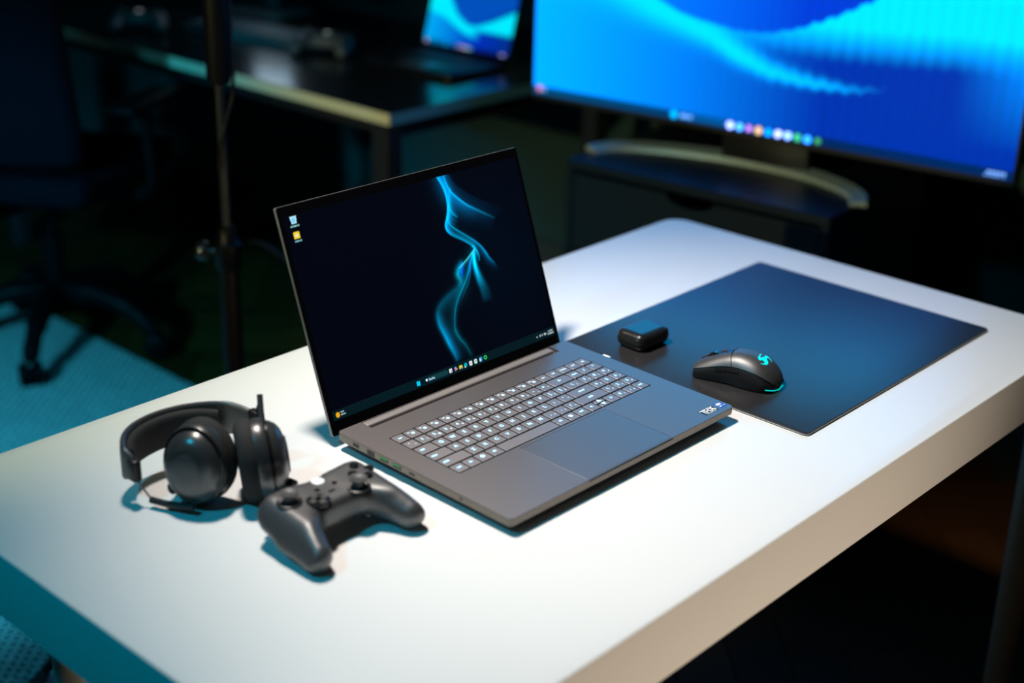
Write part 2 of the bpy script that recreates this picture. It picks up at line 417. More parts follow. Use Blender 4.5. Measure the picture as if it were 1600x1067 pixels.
# ================================================================== white desk
DX0, DX1, DY0, DY1, DT = -0.571, 0.831, -0.345, 0.397, 0.082
desk = empty('white_desk', 'white laminate desk carrying the open dark laptop', 'desk', ((DX0 + DX1) / 2, (DY0 + DY1) / 2, 0))
cx, cy = (DX0 + DX1) / 2, (DY0 + DY1) / 2
link('tabletop', slab(rrect(DX0 - cx, DY0 - cy, DX1 - cx, DY1 - cy, 0.034, 8), DZ - DT, DZ, 0.0025, 3, 0.002, deg=25), 'white_laminate', desk)
bmx = bmesh.new()
for s in (-1, 1): add_box(bmx, (0, s * 0.29, DZ - DT - 0.0151), (1.24, 0.03, 0.03)); add_box(bmx, (s * 0.60, 0, DZ - DT - 0.0151), (0.03, 0.55, 0.03))
link('under_frame', bm_mesh(bmx), 'frame_black', desk)
for sx in (-1, 1):
    for sy in (-1, 1):
        lx, ly = (0.672 if sx > 0 else -0.585), (sy * 0.344 if sx > 0 else sy * 0.26)
        bm = bmesh.new(); add_lathe(bm, [(0.0, 0.0), (0.019, 0.0), (0.0195, 0.012), (0.026, DZ - DT - 0.004), (0.026, DZ - DT - 0.0005)], 28, M=Matrix.Translation((lx, ly, 0)))
        link('leg', bm_mesh(bm), 'leg_metal', desk)

# ================================================================== laptop
LX, LY, LTH = -0.182, -0.1437, -0.01354
LTILT = math.radians(0.58)
lap = empty('laptop', 'open dark grey laptop with backlit keyboard in the middle of the white desk', 'laptop', (LX, LY, DZ), (LTILT, 0, LTH))
LW, LD, LT = 0.400, 0.2785, 0.0197
outl = rrect(0, 0, LW, LD, 0.007, 5)
kb = (0.0325, 0.1085, 0.3730, 0.2250)
tp = (0.1255, 0.0022, 0.2768, 0.1045)
sl = (0.0360, 0.2585, 0.3675, 0.2772)
def plate_with_holes(z, outer, holes, depths):
    bm = bmesh.new(); edges = []
    def loop(pts):
        vs = [bm.verts.new((x, y, z)) for x, y in pts]
        for i in range(len(vs)): edges.append(bm.edges.new((vs[i], vs[(i + 1) % len(vs)])))
        return vs
    vo = loop(outer); vh = [loop(h) for h in holes]
    bmesh.ops.triangle_fill(bm, use_beauty=True, edges=edges, normal=(0, 0, 1))
    for vs, d in zip(vh, depths):
        lo = [bm.verts.new((v.co.x, v.co.y, z - d)) for v in vs]
        for i in range(len(vs)):
            j = (i + 1) % len(vs); bm.faces.new((vs[i], vs[j], lo[j], lo[i]))
        bm.faces.new(lo)
    return bm, vo
hk = rrect(*kb, 0.002, 3); ht = rrect(*tp, 0.002, 3); hs_ = rrect(*sl, 0.001, 2)
bm, _ = plate_with_holes(LT, inset(outl, 0.0005), [hk, ht, hs_], [0.0016, 0.0007, 0.006])
link('palm_rest_deck', bm_mesh(bm, deg=30), 'anodised', lap)
bm = bmesh.new()
rings = [[(x, y, LT) for x, y in inset(outl, 0.0005)], [(x, y, LT - 0.0005) for x, y in outl], [(x, y, LT - 0.0088) for x, y in outl], [(x, y, LT - 0.0103) for x, y in inset(outl, 0.0016)], [(x, y, 0.0048) for x, y in inset(outl, 0.0065)]]
add_loft(bm, rings, (False, False))
bm.faces.new([bm.verts.new((x, y, 0.0048)) for x, y in inset(outl, 0.0065)])
bmesh.ops.remove_doubles(bm, verts=bm.verts, dist=1e-6)
link('base_shell', bm_mesh(bm, deg=25), 'anodised_edge', lap)
for v0, h in ((0.014, 0.0046), (0.238, 0.0025)):
    bm = bmesh.new(); zl = -math.tan(LTILT) * (v0 + 0.008)
    add_box(bm, (LW / 2, v0 + 0.008, (0.0052 + zl) / 2 + 0.0002), (0.33, 0.012, 0.0052 - zl))
    link('rubber_foot', bm_mesh(bm), 'rubber_black', lap)
# keyboard tray, keys
link('keyboard_tray', slab(rrect(kb[0] + 0.0002, kb[1] + 0.0002, kb[2] - 0.0002, kb[3] - 0.0002, 0.002, 3), LT - 0.0016, LT - 0.0012), 'tray_black', lap)
U = (kb[2] - kb[0] - 0.0006) / 18.0; ROW = (kb[3] - kb[1] - 0.0006) / 6.0
F = ['esc'] + ['F%d' % i for i in range(1, 13)] + ['prt', 'del', 'home', 'end', 'pg']
rows = [
    [(1, t, '') for t in F],
    [(1, t, s) for t, s in zip('`1234567890-=', '~!@#$%^&*()_+')] + [(2, '\u2190', '')] + [(1, 'num', ''), (1, '/', ''), (1, '*', '')],
    [(1.5, 'tab', '')] + [(1, t, '') for t in 'QWERTYUIOP'] + [(1, '[', '{'), (1, ']', '}'), (1.5, '\\', '|'), (1, '7', 'h'), (1, '8', '^'), (1, '9', 'p')],
    [(1.75, 'caps', '')] + [(1, t, '') for t in 'ASDFGHJKL'] + [(1, ';', ':'), (1, "'", '"'), (2.25, 'enter', ''), (1, '4', '<'), (1, '5', ''), (1, '6', '>')],
    [(2.25, 'shift', '')] + [(1, t, '') for t in 'ZXCVBNM'] + [(1, ',', '<'), (1, '.', '>'), (1, '/', '?'), (2.75, 'shift', ''), (1, '1', 'e'), (1, '2', 'v'), (1, '3', 'p')],
    [(1, 'ctrl', ''), (1, 'fn', ''), (1, '\u25cf', ''), (1, 'alt', ''), (5, '', ''), (1, 'alt', ''), (1, '\u25cf', ''), (1, 'ctrl', ''), (1, '<', ''), (-1, '', ''), (1, '>', ''), (1, '0', 'i'), (1, '.', 'd'), (1, 'ent', '')],
]
KM = {}
KTOP = LT + 0.0004
def keymesh(wd, dp):
    k = (round(wd, 5), round(dp, 5))
    if k not in KM:
        KM[k] = slab(rrect(-wd / 2, -dp / 2, wd / 2, dp / 2, 0.0012, 2), -0.0014, 0.0, 0.0003, 1, deg=30)
        KM[k].materials.append(MATS['keycap'])
    return KM[k]
GAP = 0.0024
def key(u0, wd, v0, dp, t, s, r):
    me = keymesh(wd - GAP, dp - GAP)
    o = bpy.data.objects.new('key', me); COL.objects.link(o); o.parent = lap; o.location = (u0 + wd / 2, v0 + dp / 2, KTOP)
    def leg(txt, size, du, dv, m):
        if not txt: return
        g = text_mesh(txt, size, 0.00004)
        if not g.vertices: return
        g2 = g if g.materials else g
        q = bpy.data.objects.new('key_legend', g2); COL.objects.link(q); q.parent = o; q.location = (du, dv, 0.0001)
        if not g2.materials: g2.materials.append(MATS[m])
        else: q.material_slots[0].link = 'OBJECT'; q.material_slots[0].material = MATS[m]
    if r == 0:
        if t == 'esc': leg('esc', 0.0046, 0, 0.0008, 'legend_blue')
        elif t.startswith('F'):
            leg(t, 0.0034, -0.0030, 0.0036, 'legend_white'); leg('\u25cf', 0.0056, 0.0012, 0.0002, 'legend_blue')
        else: leg(t, 0.0045, 0, 0.001, 'legend_white')
    elif s: leg(t, 0.0068, -0.0018, 0.0010, 'legend_blue'); leg(s, 0.0040, 0.0040, -0.0020, 'legend_white')
    elif len(t) > 1: leg(t, 0.0052, (-wd / 2 + 0.0085) if wd > U * 1.2 and u0 < 0.1 else 0, 0.0010, 'legend_blue')
    else: leg(t, 0.0072, 0, 0.0008, 'legend_blue')
for r, row in enumerate(rows):
    u = kb[0] + 0.0003; v = kb[3] - 0.0003 - (r + 1) * ROW
    for wd, t, s in row:
        if wd == -1:
            key(u, U, v + ROW / 2, ROW / 2, '\u25b2', '', 9); key(u, U, v, ROW / 2, '\u25bc', '', 9); u += U; continue
        key(u, wd * U, v, ROW, t, s, r); u += wd * U
# touchpad, latch notch, hinge bar
link('touchpad', slab(rrect(tp[0] + 0.0004, tp[1] + 0.0004, tp[2] - 0.0004, tp[3] - 0.0004, 0.0018, 3), LT - 0.0006, LT - 0.00008, 0.0002, 1), 'touchpad', lap)
link('finger_notch', box((0.2012, 0.0003, LT - 0.0014), (0.150, 0.0010, 0.0026), 0.0003, 1), 'port_black', lap)
link('hinge_bar', box((LW / 2, 0.2708, LT - 0.0030), (sl[2] - sl[0] - 0.004, 0.0116, 0.0068), 0.0024, 3), 'hinge_metal', lap)
# ports on the left side
def port(name, v, wv, z, h, m, depth=0.0012):
    return link(name, box((-0.0001 + depth / 2 - 0.0002, v, z), (depth, wv, h), 0.0003, 1), m, lap)
port('charging_port', 0.2445, 0.0105, LT - 0.0052, 0.0044, 'port_black')
port('ethernet_port', 0.2190, 0.0125, LT - 0.0056, 0.0066, 'port_black')
for v in (0.1965, 0.1745):
    p_ = port('usb_port', v, 0.0132, LT - 0.0052, 0.0050, 'port_black')
    link('usb_tongue', box((-0.0004, v, LT - 0.0040), (0.0006, 0.0112, 0.0018), 0.0002, 1), 'port_green', p_)
port('usb_c_port', 0.1505, 0.0092, LT - 0.0052, 0.0030, 'port_black')
port('audio_jack', 0.0735, 0.0034, LT - 0.0050, 0.0034, 'port_black')
# stickers
def polymesh(polys, z0, z1):
    bm = bmesh.new()
    for P in polys:
        b = [bm.verts.new((x, y, z0)) for x, y in P]; t = [bm.verts.new((x, y, z1)) for x, y in P]
        bm.faces.new(t); bm.faces.new(b[::-1])
        for i in range(len(P)): bm.faces.new((b[i], b[(i + 1) % len(P)], t[(i + 1) % len(P)], t[i]))
    return bm_mesh(bm, deg=0)
st = link('audio_sticker', slab(rrect(0.3535, 0.0082, 0.3790, 0.0212, 0.0008, 2), LT, LT + 0.00012), 'sticker_black', lap)
def q4(x, y, x2, y2): return [(x, y), (x2, y), (x2, y2), (x, y2)]
ax_, ay_ = 0.3542, 0.0112
T = [q4(ax_, ay_ + 0.0074, ax_ + 0.0110, ay_ + 0.0092), q4(ax_ + 0.0030, ay_, ax_ + 0.0050, ay_ + 0.0080),
     q4(ax_ + 0.0068, ay_, ax_ + 0.0086, ay_ + 0.0080), q4(ax_ + 0.0078, ay_ + 0.0034, ax_ + 0.0140, ay_ + 0.0050), q4(ax_ + 0.0124, ay_, ax_ + 0.0142, ay_ + 0.0092),
     [(ax_ + 0.0145, ay_ + 0.0092), (ax_ + 0.0208, ay_), (ax_ + 0.0245, ay_), (ax_ + 0.0180, ay_ + 0.0092)],
     [(ax_ + 0.0145, ay_), (ax_ + 0.0172, ay_), (ax_ + 0.0240, ay_ + 0.0092), (ax_ + 0.0212, ay_ + 0.0092)]]
for k in range(9): T.append(q4(ax_ + 0.003 + k * 0.0021, ay_ - 0.0022, ax_ + 0.0044 + k * 0.0021, ay_ - 0.0010))
link('audio_logo', polymesh(T, LT + 0.0001, LT + 0.00022), 'sticker_white', st)
st = link('processor_sticker', slab(rrect(0.3835, 0.0082, 0.3968, 0.0216, 0.0008, 2), LT, LT + 0.00012), 'sticker_blue', lap)
T = [q4(0.3846, 0.0170, 0.3852, 0.0198), q4(0.3857, 0.0160, 0.3882, 0.0186), q4(0.3882, 0.0160, 0.3904, 0.0206), q4(0.3906, 0.0164, 0.3932, 0.0192), q4(0.3934, 0.0164, 0.3939, 0.0204), q4(0.3848, 0.0150, 0.3936, 0.0160), q4(0.3850, 0.0110, 0.3900, 0.0128), q4(0.3932, 0.0110, 0.3952, 0.0128)]
link('processor_mark', polymesh(T, LT + 0.0001, LT + 0.00022), 'sticker_white', st)

# lid
LA = math.atan2(0.0930, 0.2570)
lidM = Matrix.Rotation(-LTILT, 4, 'X') @ Matrix.Translation((0, 0.2830, 0.0129)) @ Matrix.Rotation(PI / 2 - LA, 4, 'X')
lidM = Matrix.Translation((0, 0.0012, 0.0)) @ lidM
lid = link('lid', slab(rrect(0.0, 0.0, LW, 0.2735, 0.003, 4), -0.0058, -0.0006, 0.0006, 2, 0.0012, deg=25), 'lid_metal', lap); lid.matrix_local = lidM
bz = link('bezel', slab(rrect(0.0004, 0.0004, LW - 0.0004, 0.2731, 0.0028, 4), -0.0006, 0.0, 0.0003, 1), 'bezel_black', lid)
# picture on the display: a dark desktop with a cyan ribbon of light
def seg_dist(A, B, pts):
    best = np.full(A.shape, 1e9); par = np.zeros(A.shape); side = np.zeros(A.shape); n = len(pts) - 1
    for i in range(n):
        (x0, y0), (x1, y1) = pts[i], pts[i + 1]; dx, dy = x1 - x0, y1 - y0; L = dx * dx + dy * dy + 1e-12
        t = np.clip(((A - x0) * dx + (B - y0) * dy) / L, 0, 1); ex, ey = A - x0 - t * dx, B - y0 - t * dy; d = np.hypot(ex, ey)
        m = d < best; best[m] = d[m]; par[m] = (i + t[m]) / n; side[m] = np.sign(dx * ey - dy * ex)[m]
    return best, par, side
def smooth2(pts, n=8): return [(v.x, v.y) for v in spline([(p[0], p[1], 0) for p in pts], n)]
SX, SY, SW, SH = 0.0065, 0.0172, 0.3875, 0.2440
def laptop_picture(a, b):
    A = (a + SX) * 1000; B = (b + SY) * 1000
    C = np.zeros((len(A), 3)); C[:] = (0.0004, 0.0012, 0.0042)
    g = np.exp(-((A - 330) / 95) ** 2 - ((B - 140) / 120) ** 2); C += g[:, None] * np.array((0.0, 0.0016, 0.0042))
    def stroke(pts, col, wl, wr, amp, taper=(1, 1)):
        P = smooth2(pts); d, t, s = seg_dist(A, B, P)
        wd = np.where(s > 0, wl, wr); k = amp(t) if callable(amp) else amp * (taper[0] + (taper[1] - taper[0]) * t)
        C[:] += (1.35 * k * np.exp(-(d / wd) ** 1.4))[:, None] * np.array(col)
    CY = (0.0, 0.42, 0.75); BL_ = (0.0, 0.20, 0.52); TE = (0.04, 0.55, 0.55); DB = (0.0, 0.08, 0.22)
    a1 = [[249.6, 263.5], [256.3, 247.2], [258.2, 233.6], [256.4, 220.8], [251.8, 209.9], [246.2, 200.6], [246.8, 192.6], [254.2, 185.0], [267.9, 176.6], [279.8, 167.9], [284.1, 162.9], [283.3, 157.1]]
    b1 = [[261.9, 263.5], [263.8, 250.9], [268.2, 239.5], [277.5, 229.1], [288.8, 218.8], [304.2, 208.9], [319.9, 199.5], [334.3, 191.1]]
    c1 = [[266.5, 242.5], [261.2, 229.1], [259.3, 220.2], [262.0, 211.8], [269.7, 204.8]]
    d1 = [[253.2, 209.7], [252.4, 204.5], [256.3, 197.1], [267.7, 187.3], [282.4, 176.1], [295.4, 164.4], [303.0, 153.2], [307.6, 144.0], [314.4, 135.6]]
    stroke(a1, CY, 3.6, 0.7, lambda t: np.interp(t, [0, .2, .5, .62, 1], [0.5, .65, .8, .45, .6]))
    stroke(a1, BL_, 7.0, 0.8, lambda t: np.interp(t, [0, .3, .55, .65, 1], [0.9, 1.0, .8, .1, 0]))
    stroke(b1, CY, 0.8, 1.6, lambda t: np.interp(t, [0, .15, .5, 1], [0.35, .5, .6, 0]))
    stroke(b1, BL_, 1.0, 10.0, lambda t: np.interp(t, [0, .3, .5, .75, 1], [0.4, .7, .6, .12, 0]))
    for k, sp in enumerate((4, 8, 13, 18)): stroke([[x + sp * (0.3 + i * 0.12), y + sp * 0.35] for i, (x, y) in enumerate(b1)], DB, 1.2, 2.2, 0.42 - 0.08 * k, (1, 0.0))
    stroke(c1, CY, 2.2, 0.8, lambda t: np.interp(t, [0, .5, .8, 1], [0.3, .6, .5, 0]))
    for k, sp in enumerate((6, 12, 17)): stroke([[x - 2.0 - sp * 0.25 + i * 0.6, y - sp] for i, (x, y) in enumerate(c1[1:])], CY, 1.6, 0.7, 0.32 - 0.05 * k, (1, 0.0))
    stroke(d1, CY, 0.6, 1.6, lambda t: np.interp(t, [0, .3, .55, .75, 1], [0.5, .5, .45, .45, 0]))
    stroke(d1[4:], BL_, 1.0, 4.5, lambda t: np.interp(t, [0, .5, 1], [0.1, .45, .12]))
    stroke([[284.7, 164.8], [288.1, 159.3], [290.4, 152.1], [289.3, 142.9]], CY, 0.7, 2.0, lambda t: np.interp(t, [0, .5, 1], [0.9, .8, 0]))
    stroke([[284.0, 160], [270.9, 152.4], [258.1, 146.2], [250.1, 143.1]], TE, 1.4, 0.6, lambda t: np.interp(t, [0, .5, 1], [0.9, .9, .1]))
    stroke([[258, 146.9], [251.3, 142.3], [247.4, 135.5], [249.6, 128.2], [247.5, 121.9]], (0.0, 0.34, 0.50), 3.0, 3.0, lambda t: np.interp(t, [0, .45, 1], [0.5, 1.0, 0.1]))
    stroke([[258, 146.9], [254.5, 138], [252, 130]], (0.0, 0.10, 0.75), 2.4, 2.4, lambda t: np.interp(t, [0, .5, 1], [0.5, 1.0, 0.1]))
    stroke([[280, 155], [272, 146], [268.5, 138], [262, 129]], (0.0, 0.12, 0.62), 2.0, 1.4, lambda t: np.interp(t, [0, .5, 1], [0.7, 0.9, 0.0]))
    for off, am in ((0, .8), (2.2, .6), (4.4, .55), (6.6, .3), (8.4, .16), (-1.8, .3)):
        stroke([[281.6, 155], [279.0 + off * 0.3, 140], [279.6 + off * .8, 124], [282.0 + off * 1.3, 108], [283 + off * 1.5, 90]], CY, 2.0, 2.0, lambda t, am=am: am * np.interp(t, [0, .2, .42, .7, 1], [0.7, 1, .6, .16, 0]))
    h = [[279.0, 153.0], [271.9, 143.2], [266.7, 135.9], [258.8, 125.8], [248.4, 116.3], [237.7, 105.6], [229.2, 93.2], [223.6, 78.6], [222.1, 68.4], [225.9, 57.9], [233.2, 46.5], [238.0, 33.1]]
    stroke(h, (0.0, 0.10, 0.18), 3.0, 6.0, lambda t: np.interp(t, [0, .3, .6, 1], [.4, .5, .3, 0]))
    stroke(h, (0.0, 0.24, 0.36), 0.8, 1.0, lambda t: np.interp(t, [0, .3, .6, .8, 1], [0.8, .6, .35, .35, .05]))
    stroke([[272, 140], [262.2, 122.2], [253.1, 113.8], [245.7, 104.9]], (0.0, 0.22, 0.36), 0.7, 0.7, 0.5, (1, 0.1))
    i1 = [[246, 124], [240, 119], [226.3, 115.2], [207.6, 106.7], [199.2, 97.0], [198.1, 82.8], [202.4, 68.4], [206.6, 53.9], [211.3, 40.6], [212.7, 30.9]]
    stroke(i1, (0.0, 0.15, 0.25), 9.0, 3.0, lambda t: np.interp(t, [0, .3, .6, 1], [0.3, .22, .25, .05]))
    stroke(i1, (0.0, 0.30, 0.66), 5.0, 2.0, lambda t: np.interp(t, [0, .4, .55, .75, 1], [0.0, .05, .45, .8, .0]))
    stroke(h[8:], (0.0, 0.10, 0.13), 3, 3, 0.4, (1, 0.3))
    # task bar and icons
    bar = B < 28.6
    C[bar] = C[bar] * 0.25 + np.array((0.0012, 0.010, 0.014))
    C[(B < 28.9) & (B > 28.3)] = (0.003, 0.016, 0.02)
    def rect(x, y, wx, wy, col, r=0.0):
        q = np.hypot(np.maximum(np.abs(A - x) - wx + r, 0), np.maximum(np.abs(B - y) - wy + r, 0)) <= r + 1e-6
        C[q] = col
    rect(175.5, 23.0, 18.5, 3.0, (0.006, 0.045, 0.055), 3.0)
    for dx in (-1.45, 1.45):
        for dy in (-1.45, 1.45): rect(143.2 + dx, 23 + dy, 1.3, 1.3, (0.0, 0.62, 0.95), 0.2)
    cx_ = 198.6
    rect(198.3, 23, 2.5, 2.5, (0.75, 0.8, 0.85), 0.5); rect(199.3, 22.2, 1.0, 1.0, (0.3, 0.35, 0.4))
    for k, cc in enumerate(((0.1, 0.45, 0.9), (0.85, 0.25, 0.05), (0.55, 0.12, 0.5))):
        an = math.radians(110 - k * 120); rect(207.3 + 1.4 * math.cos(an), 23 + 1.4 * math.sin(an), 1.4, 1.4, cc, 1.3)
    rect(216.3, 23, 2.9, 2.2, (0.85, 0.72, 0.05), 0.5); rect(216.3, 21.7, 1.4, 0.8, (0.1, 0.3, 0.5))
    rect(225.0, 23, 2.7, 2.7, (0.0, 0.50, 0.62), 2.7); rect(225.6, 22.3, 1.2, 1.0, (0.02, 0.12, 0.3), 1.0); rect(223.4, 21, 1.0, 1.0, (0.8, 0.9, 0.95), 0.8)
    rect(234.0, 23, 2.7, 2.7, (0.85, 0.88, 0.9), 0.8); rect(234, 22.6, 0.6, 1.6, (0.3, 0.4, 0.5))
    rect(243.0, 23, 2.6, 2.7, (0.60, 0.85, 0.80), 1.2); rect(243, 23.3, 1.1, 1.1, (0.1, 0.35, 0.35), 1.0)
    rect(252.0, 23, 2.6, 2.7, (0.05, 0.30, 0.65), 0.6); rect(251, 22, 1.4, 1.6, (0.7, 0.85, 0.95), 0.4)
    rr = np.hypot(A - 260.6, B - 23); C[(rr < 2.7) & (rr > 1.3)] = (0.03, 0.62, 0.14); C[rr <= 1.3] = (0.0, 0.05, 0.02)
    W_ = (0.55, 0.72, 0.75)
    rect(359.2, 23.0, 0.9, 0.9, W_, 0.8); rect(365.2, 23, 1.2, 1.2, W_, 1.0); rect(369.2, 23, 0.7, 1.2, W_, 0.5); rect(375.0, 23, 2.0, 1.2, W_, 0.4)
    for k in range(5): rect(381.8 + k * 2.0, 25.1, 0.75, 0.75, W_, 0.2)
    for k in range(6): rect(380.5 + k * 2.0, 21.6, 0.75, 0.75, W_, 0.2)
    rr = np.hypot(A - 14.0, B - 23.0); C[rr < 3.1] = (0.85, 0.42, 0.01)
    for k in range(3): rect(19.6 + k * 1.8, 24.9, 0.7, 0.8, W_, 0.2)
    for k in range(4): rect(19.6 + k * 1.8, 21.9, 0.7, 0.8, W_, 0.2)
    # desktop icons: a bin and a folder, each with its caption line
    bx, by = 20.6, 255.2
    wb = 4.1 + (B - by) * 0.16
    q = (np.abs(B - by) < 4.6) & (np.abs(A - bx) < wb); C[q] = (0.45, 0.78, 0.95)
    q = (np.abs(B - by + 0.6) < 2.6) & (np.abs(A - bx) < wb - 1.8); C[q] = (0.18, 0.62, 0.95)
    for k in range(6): rect(15.4 + k * 2.1, 248.0, 0.85, 1.0, (0.25, 0.62, 0.62), 0.3)
    rect(20.0, 237.4, 4.5, 3.9, (0.85, 0.62, 0.03), 0.8); rect(20.0, 237.0, 2.6, 2.0, (0.85, 0.80, 0.35), 0.5)
    for k in range(5): rect(16.2 + k * 2.1, 230.6, 0.85, 1.1, (0.20, 0.52, 0.56), 0.3)
    return np.clip(C, 0, 1.2)
picture_grid('display', SW, SH, 620, 392, laptop_picture, 'laptop_display', lid, Matrix.Translation((SX, SY, 0.00012)))
g = text_mesh('Suche', 0.0042); q = link('search_text', g.copy(), 'legend_white', lid); q.location = (0.1655, 0.0229, 0.0003)
bm = bmesh.new(); add_lathe(bm, [(0.0011, 0), (0.0017, 0), (0.0017, 0.0001), (0.0011, 0.0001)], 16); q = link('search_glyph', bm_mesh(bm, deg=0), 'legend_white', lid); q.location = (0.1568, 0.0232, 0.0002)

# wireless receiver in the right-hand port
rc = empty('usb_receiver', 'tiny black and white wireless receiver plugged into right side of laptop', 'receiver', (0, 0, 0))
ca, sa = math.cos(LTH), math.sin(LTH)
def lapw(u, v, z): return Vector((LX + ca * u - sa * v, LY + sa * u + ca * v, DZ + z))
rc.location = lapw(0.4066, 0.2115, 0.0105); rc.rotation_euler = (0, 0, LTH)
link('receiver_body', box((0, 0, 0.0032), (0.0120, 0.0148, 0.0064), 0.0012, 2), 'plastic_gloss', rc)
link('receiver_cap', box((0.0006, 0.0008, 0.0068), (0.0082, 0.0118, 0.0008), 0.0003, 1), 'sticker_white', rc)

# ================================================================== desk mat
MW, MH, MX, MY, MTH = 0.4861, 0.3928, 0.2440, -0.2381, math.radians(-0.1735)
dm = empty('desk_mat', 'large dark smooth mouse mat lying right of the laptop', 'mat', (MX, MY, DZ), (0, 0, MTH))
mp_ = rrect(0, 0, MW, MH, 0.006, 5)
link('mat_base', slab(mp_, 0.0, 0.0034, 0.0), 'mat_edge', dm)
link('mat_surface', slab(inset(mp_, 0.0004), 0.0034, 0.0040, 0.0004, 2), 'mat_surface', dm)
# trim line on the edge
bm = bmesh.new(); add_loft(bm, [[(x, y, 0.0015) for x, y in inset(mp_, -0.0002)], [(x, y, 0.0021) for x, y in inset(mp_, -0.0002)]], (False, False)); link('edge_line', bm_mesh(bm), 'sticker_white', dm)
MZ = DZ + 0.0040

# ================================================================== earbud case
ec = empty('earbud_case', 'small rounded black earbud charging case on the mat behind the mouse', 'earbud case', (0.3255, 0.0755, MZ), (0, 0, math.radians(-2)))
def casef(X, Y, Z):
    return smax(sd_rbox(X, Y, Z, (0, 0, 0.0122), (0.0340, 0.0255, 0.0122), 0.0115), np.sqrt((X / 0.0350) ** 4 + (Y / 0.0265) ** 4 + 1e-12) ** 0.5 * 0.0265 - 0.0265, 0.004)
cm = sdf_mesh(casef, (-0.038, -0.030, -0.003), (0.038, 0.030, 0.028), 0.0014, 2)
link('case_shell', cm, 'case_black', ec)
link('hinge_plate', box((-0.006, 0.0150, 0.0237), (0.026, 0.0016, 0.0008), 0.0003, 1), 'plastic_dark', ec)
bm = bmesh.new(); R_ = rrect(-0.0342, -0.0257, 0.0342, 0.0257, 0.014, 8)
add_loft(bm, [[(x, y, 0.0118) for x, y in inset(R_, 0.0006)], [(x, y, 0.0120) for x, y in inset(R_, 0.0004)], [(x, y, 0.0123) for x, y in inset(R_, 0.0006)]], (False, False)); link('lid_seam', bm_mesh(bm), 'port_black', ec)
link('charge_light', lathe([(0, 0.0), (0.0008, 0.0), (0.0008, 0.0003), (0, 0.0003)], 10, M=Matrix.Translation((0.006, -0.02545, 0.010)) @ Matrix.Rotation(PI / 2, 4, 'X')), 'plastic_dark', ec)

# ================================================================== mouse
ms = empty('computer_mouse', 'black wireless mouse with glowing teal emblem on the dark mat', 'mouse', (0.3200, -0.0880, MZ), (0, 0, math.radians(14)))
ML = 0.1130
tS = [0, 0.025, 0.07, 0.14, 0.25, 0.40, 0.55, 0.70, 0.85, 0.95, 1.0]
tW = [0.0090, 0.0175, 0.0245, 0.0295, 0.0318, 0.0312, 0.0298, 0.0292, 0.0296, 0.0292, 0.0275]
tH = [0.0080, 0.0145, 0.0215, 0.0295, 0.0370, 0.0405, 0.0395, 0.0340, 0.0262, 0.0200, 0.0165]
def lerp_s(x, t):      # smooth table lookup
    i = min(max(0, int(np.searchsorted(tS, x)) - 1), len(tS) - 2)
    x0, x1 = tS[i], tS[i + 1]; k = (x - x0) / (x1 - x0)
    m0 = (t[min(i + 1, len(t) - 1)] - t[max(i - 1, 0)]) / (tS[min(i + 1, len(t) - 1)] - tS[max(i - 1, 0)]) * (x1 - x0)
    m1 = (t[min(i + 2, len(t) - 1)] - t[i]) / (tS[min(i + 2, len(t) - 1)] - tS[i]) * (x1 - x0)
    return (2 * k**3 - 3 * k * k + 1) * t[i] + (k**3 - 2 * k * k + k) * m0 + (3 * k * k - 2 * k**3) * t[i + 1] + (k**3 - k * k) * m1
def mS(s, t, off=0.0):
    wd, h = lerp_s(s, tW), lerp_s(s, tH); ph = (1 - t) * PI / 2
    c, sn = math.cos(ph), math.sin(ph); z0 = 0.0012
    x = math.copysign(abs(c) ** 0.72, c) * (wd + off) * 1.0; zr = abs(sn) ** 0.80
    x *= 0.93 + 0.07 * min(1, zr * 1.8)
    waist = 1 - 0.06 * math.exp(-((s - 0.58) / 0.17) ** 2) * (1 - zr) 
    return Vector((x * waist, (s - 0.5) * (ML + 2 * off), z0 + zr * (h - z0 + off)))
def mpatch(name, s0, s1, t0, t1, off, m, ns=14, nt_=14, thick=0.0012, sfun=None):
    bm = bmesh.new(); G = []
    for lay in (off, off - thick):
        g_ = []
        for i in range(ns + 1):
            row = []
            for j in range(nt_ + 1):
                tj = t0 + (t1 - t0) * j / nt_
                a, b = (s0, s1) if sfun is None else sfun(tj)
                row.append(bm.verts.new(mS(a + (b - a) * i / ns, tj, lay)))
            g_.append(row)
        G.append(g_)
    A_, B_ = G
    for i in range(ns):
        for j in range(nt_):
            bm.faces.new((A_[i][j], A_[i][j + 1], A_[i + 1][j + 1], A_[i + 1][j])); bm.faces.new((B_[i][j], B_[i + 1][j], B_[i + 1][j + 1], B_[i][j + 1]))
    rim = [(i, 0) for i in range(ns)] + [(ns, j) for j in range(nt_)] + [(i, nt_) for i in range(ns, 0, -1)] + [(0, j) for j in range(nt_, 0, -1)]
    for k in range(len(rim)):
        (i, j), (i2, j2) = rim[k], rim[(k + 1) % len(rim)]
        bm.faces.new((A_[i][j], B_[i][j], B_[i2][j2], A_[i2][j2]))
    return link(name, bm_mesh(bm, deg=40), m, ms)
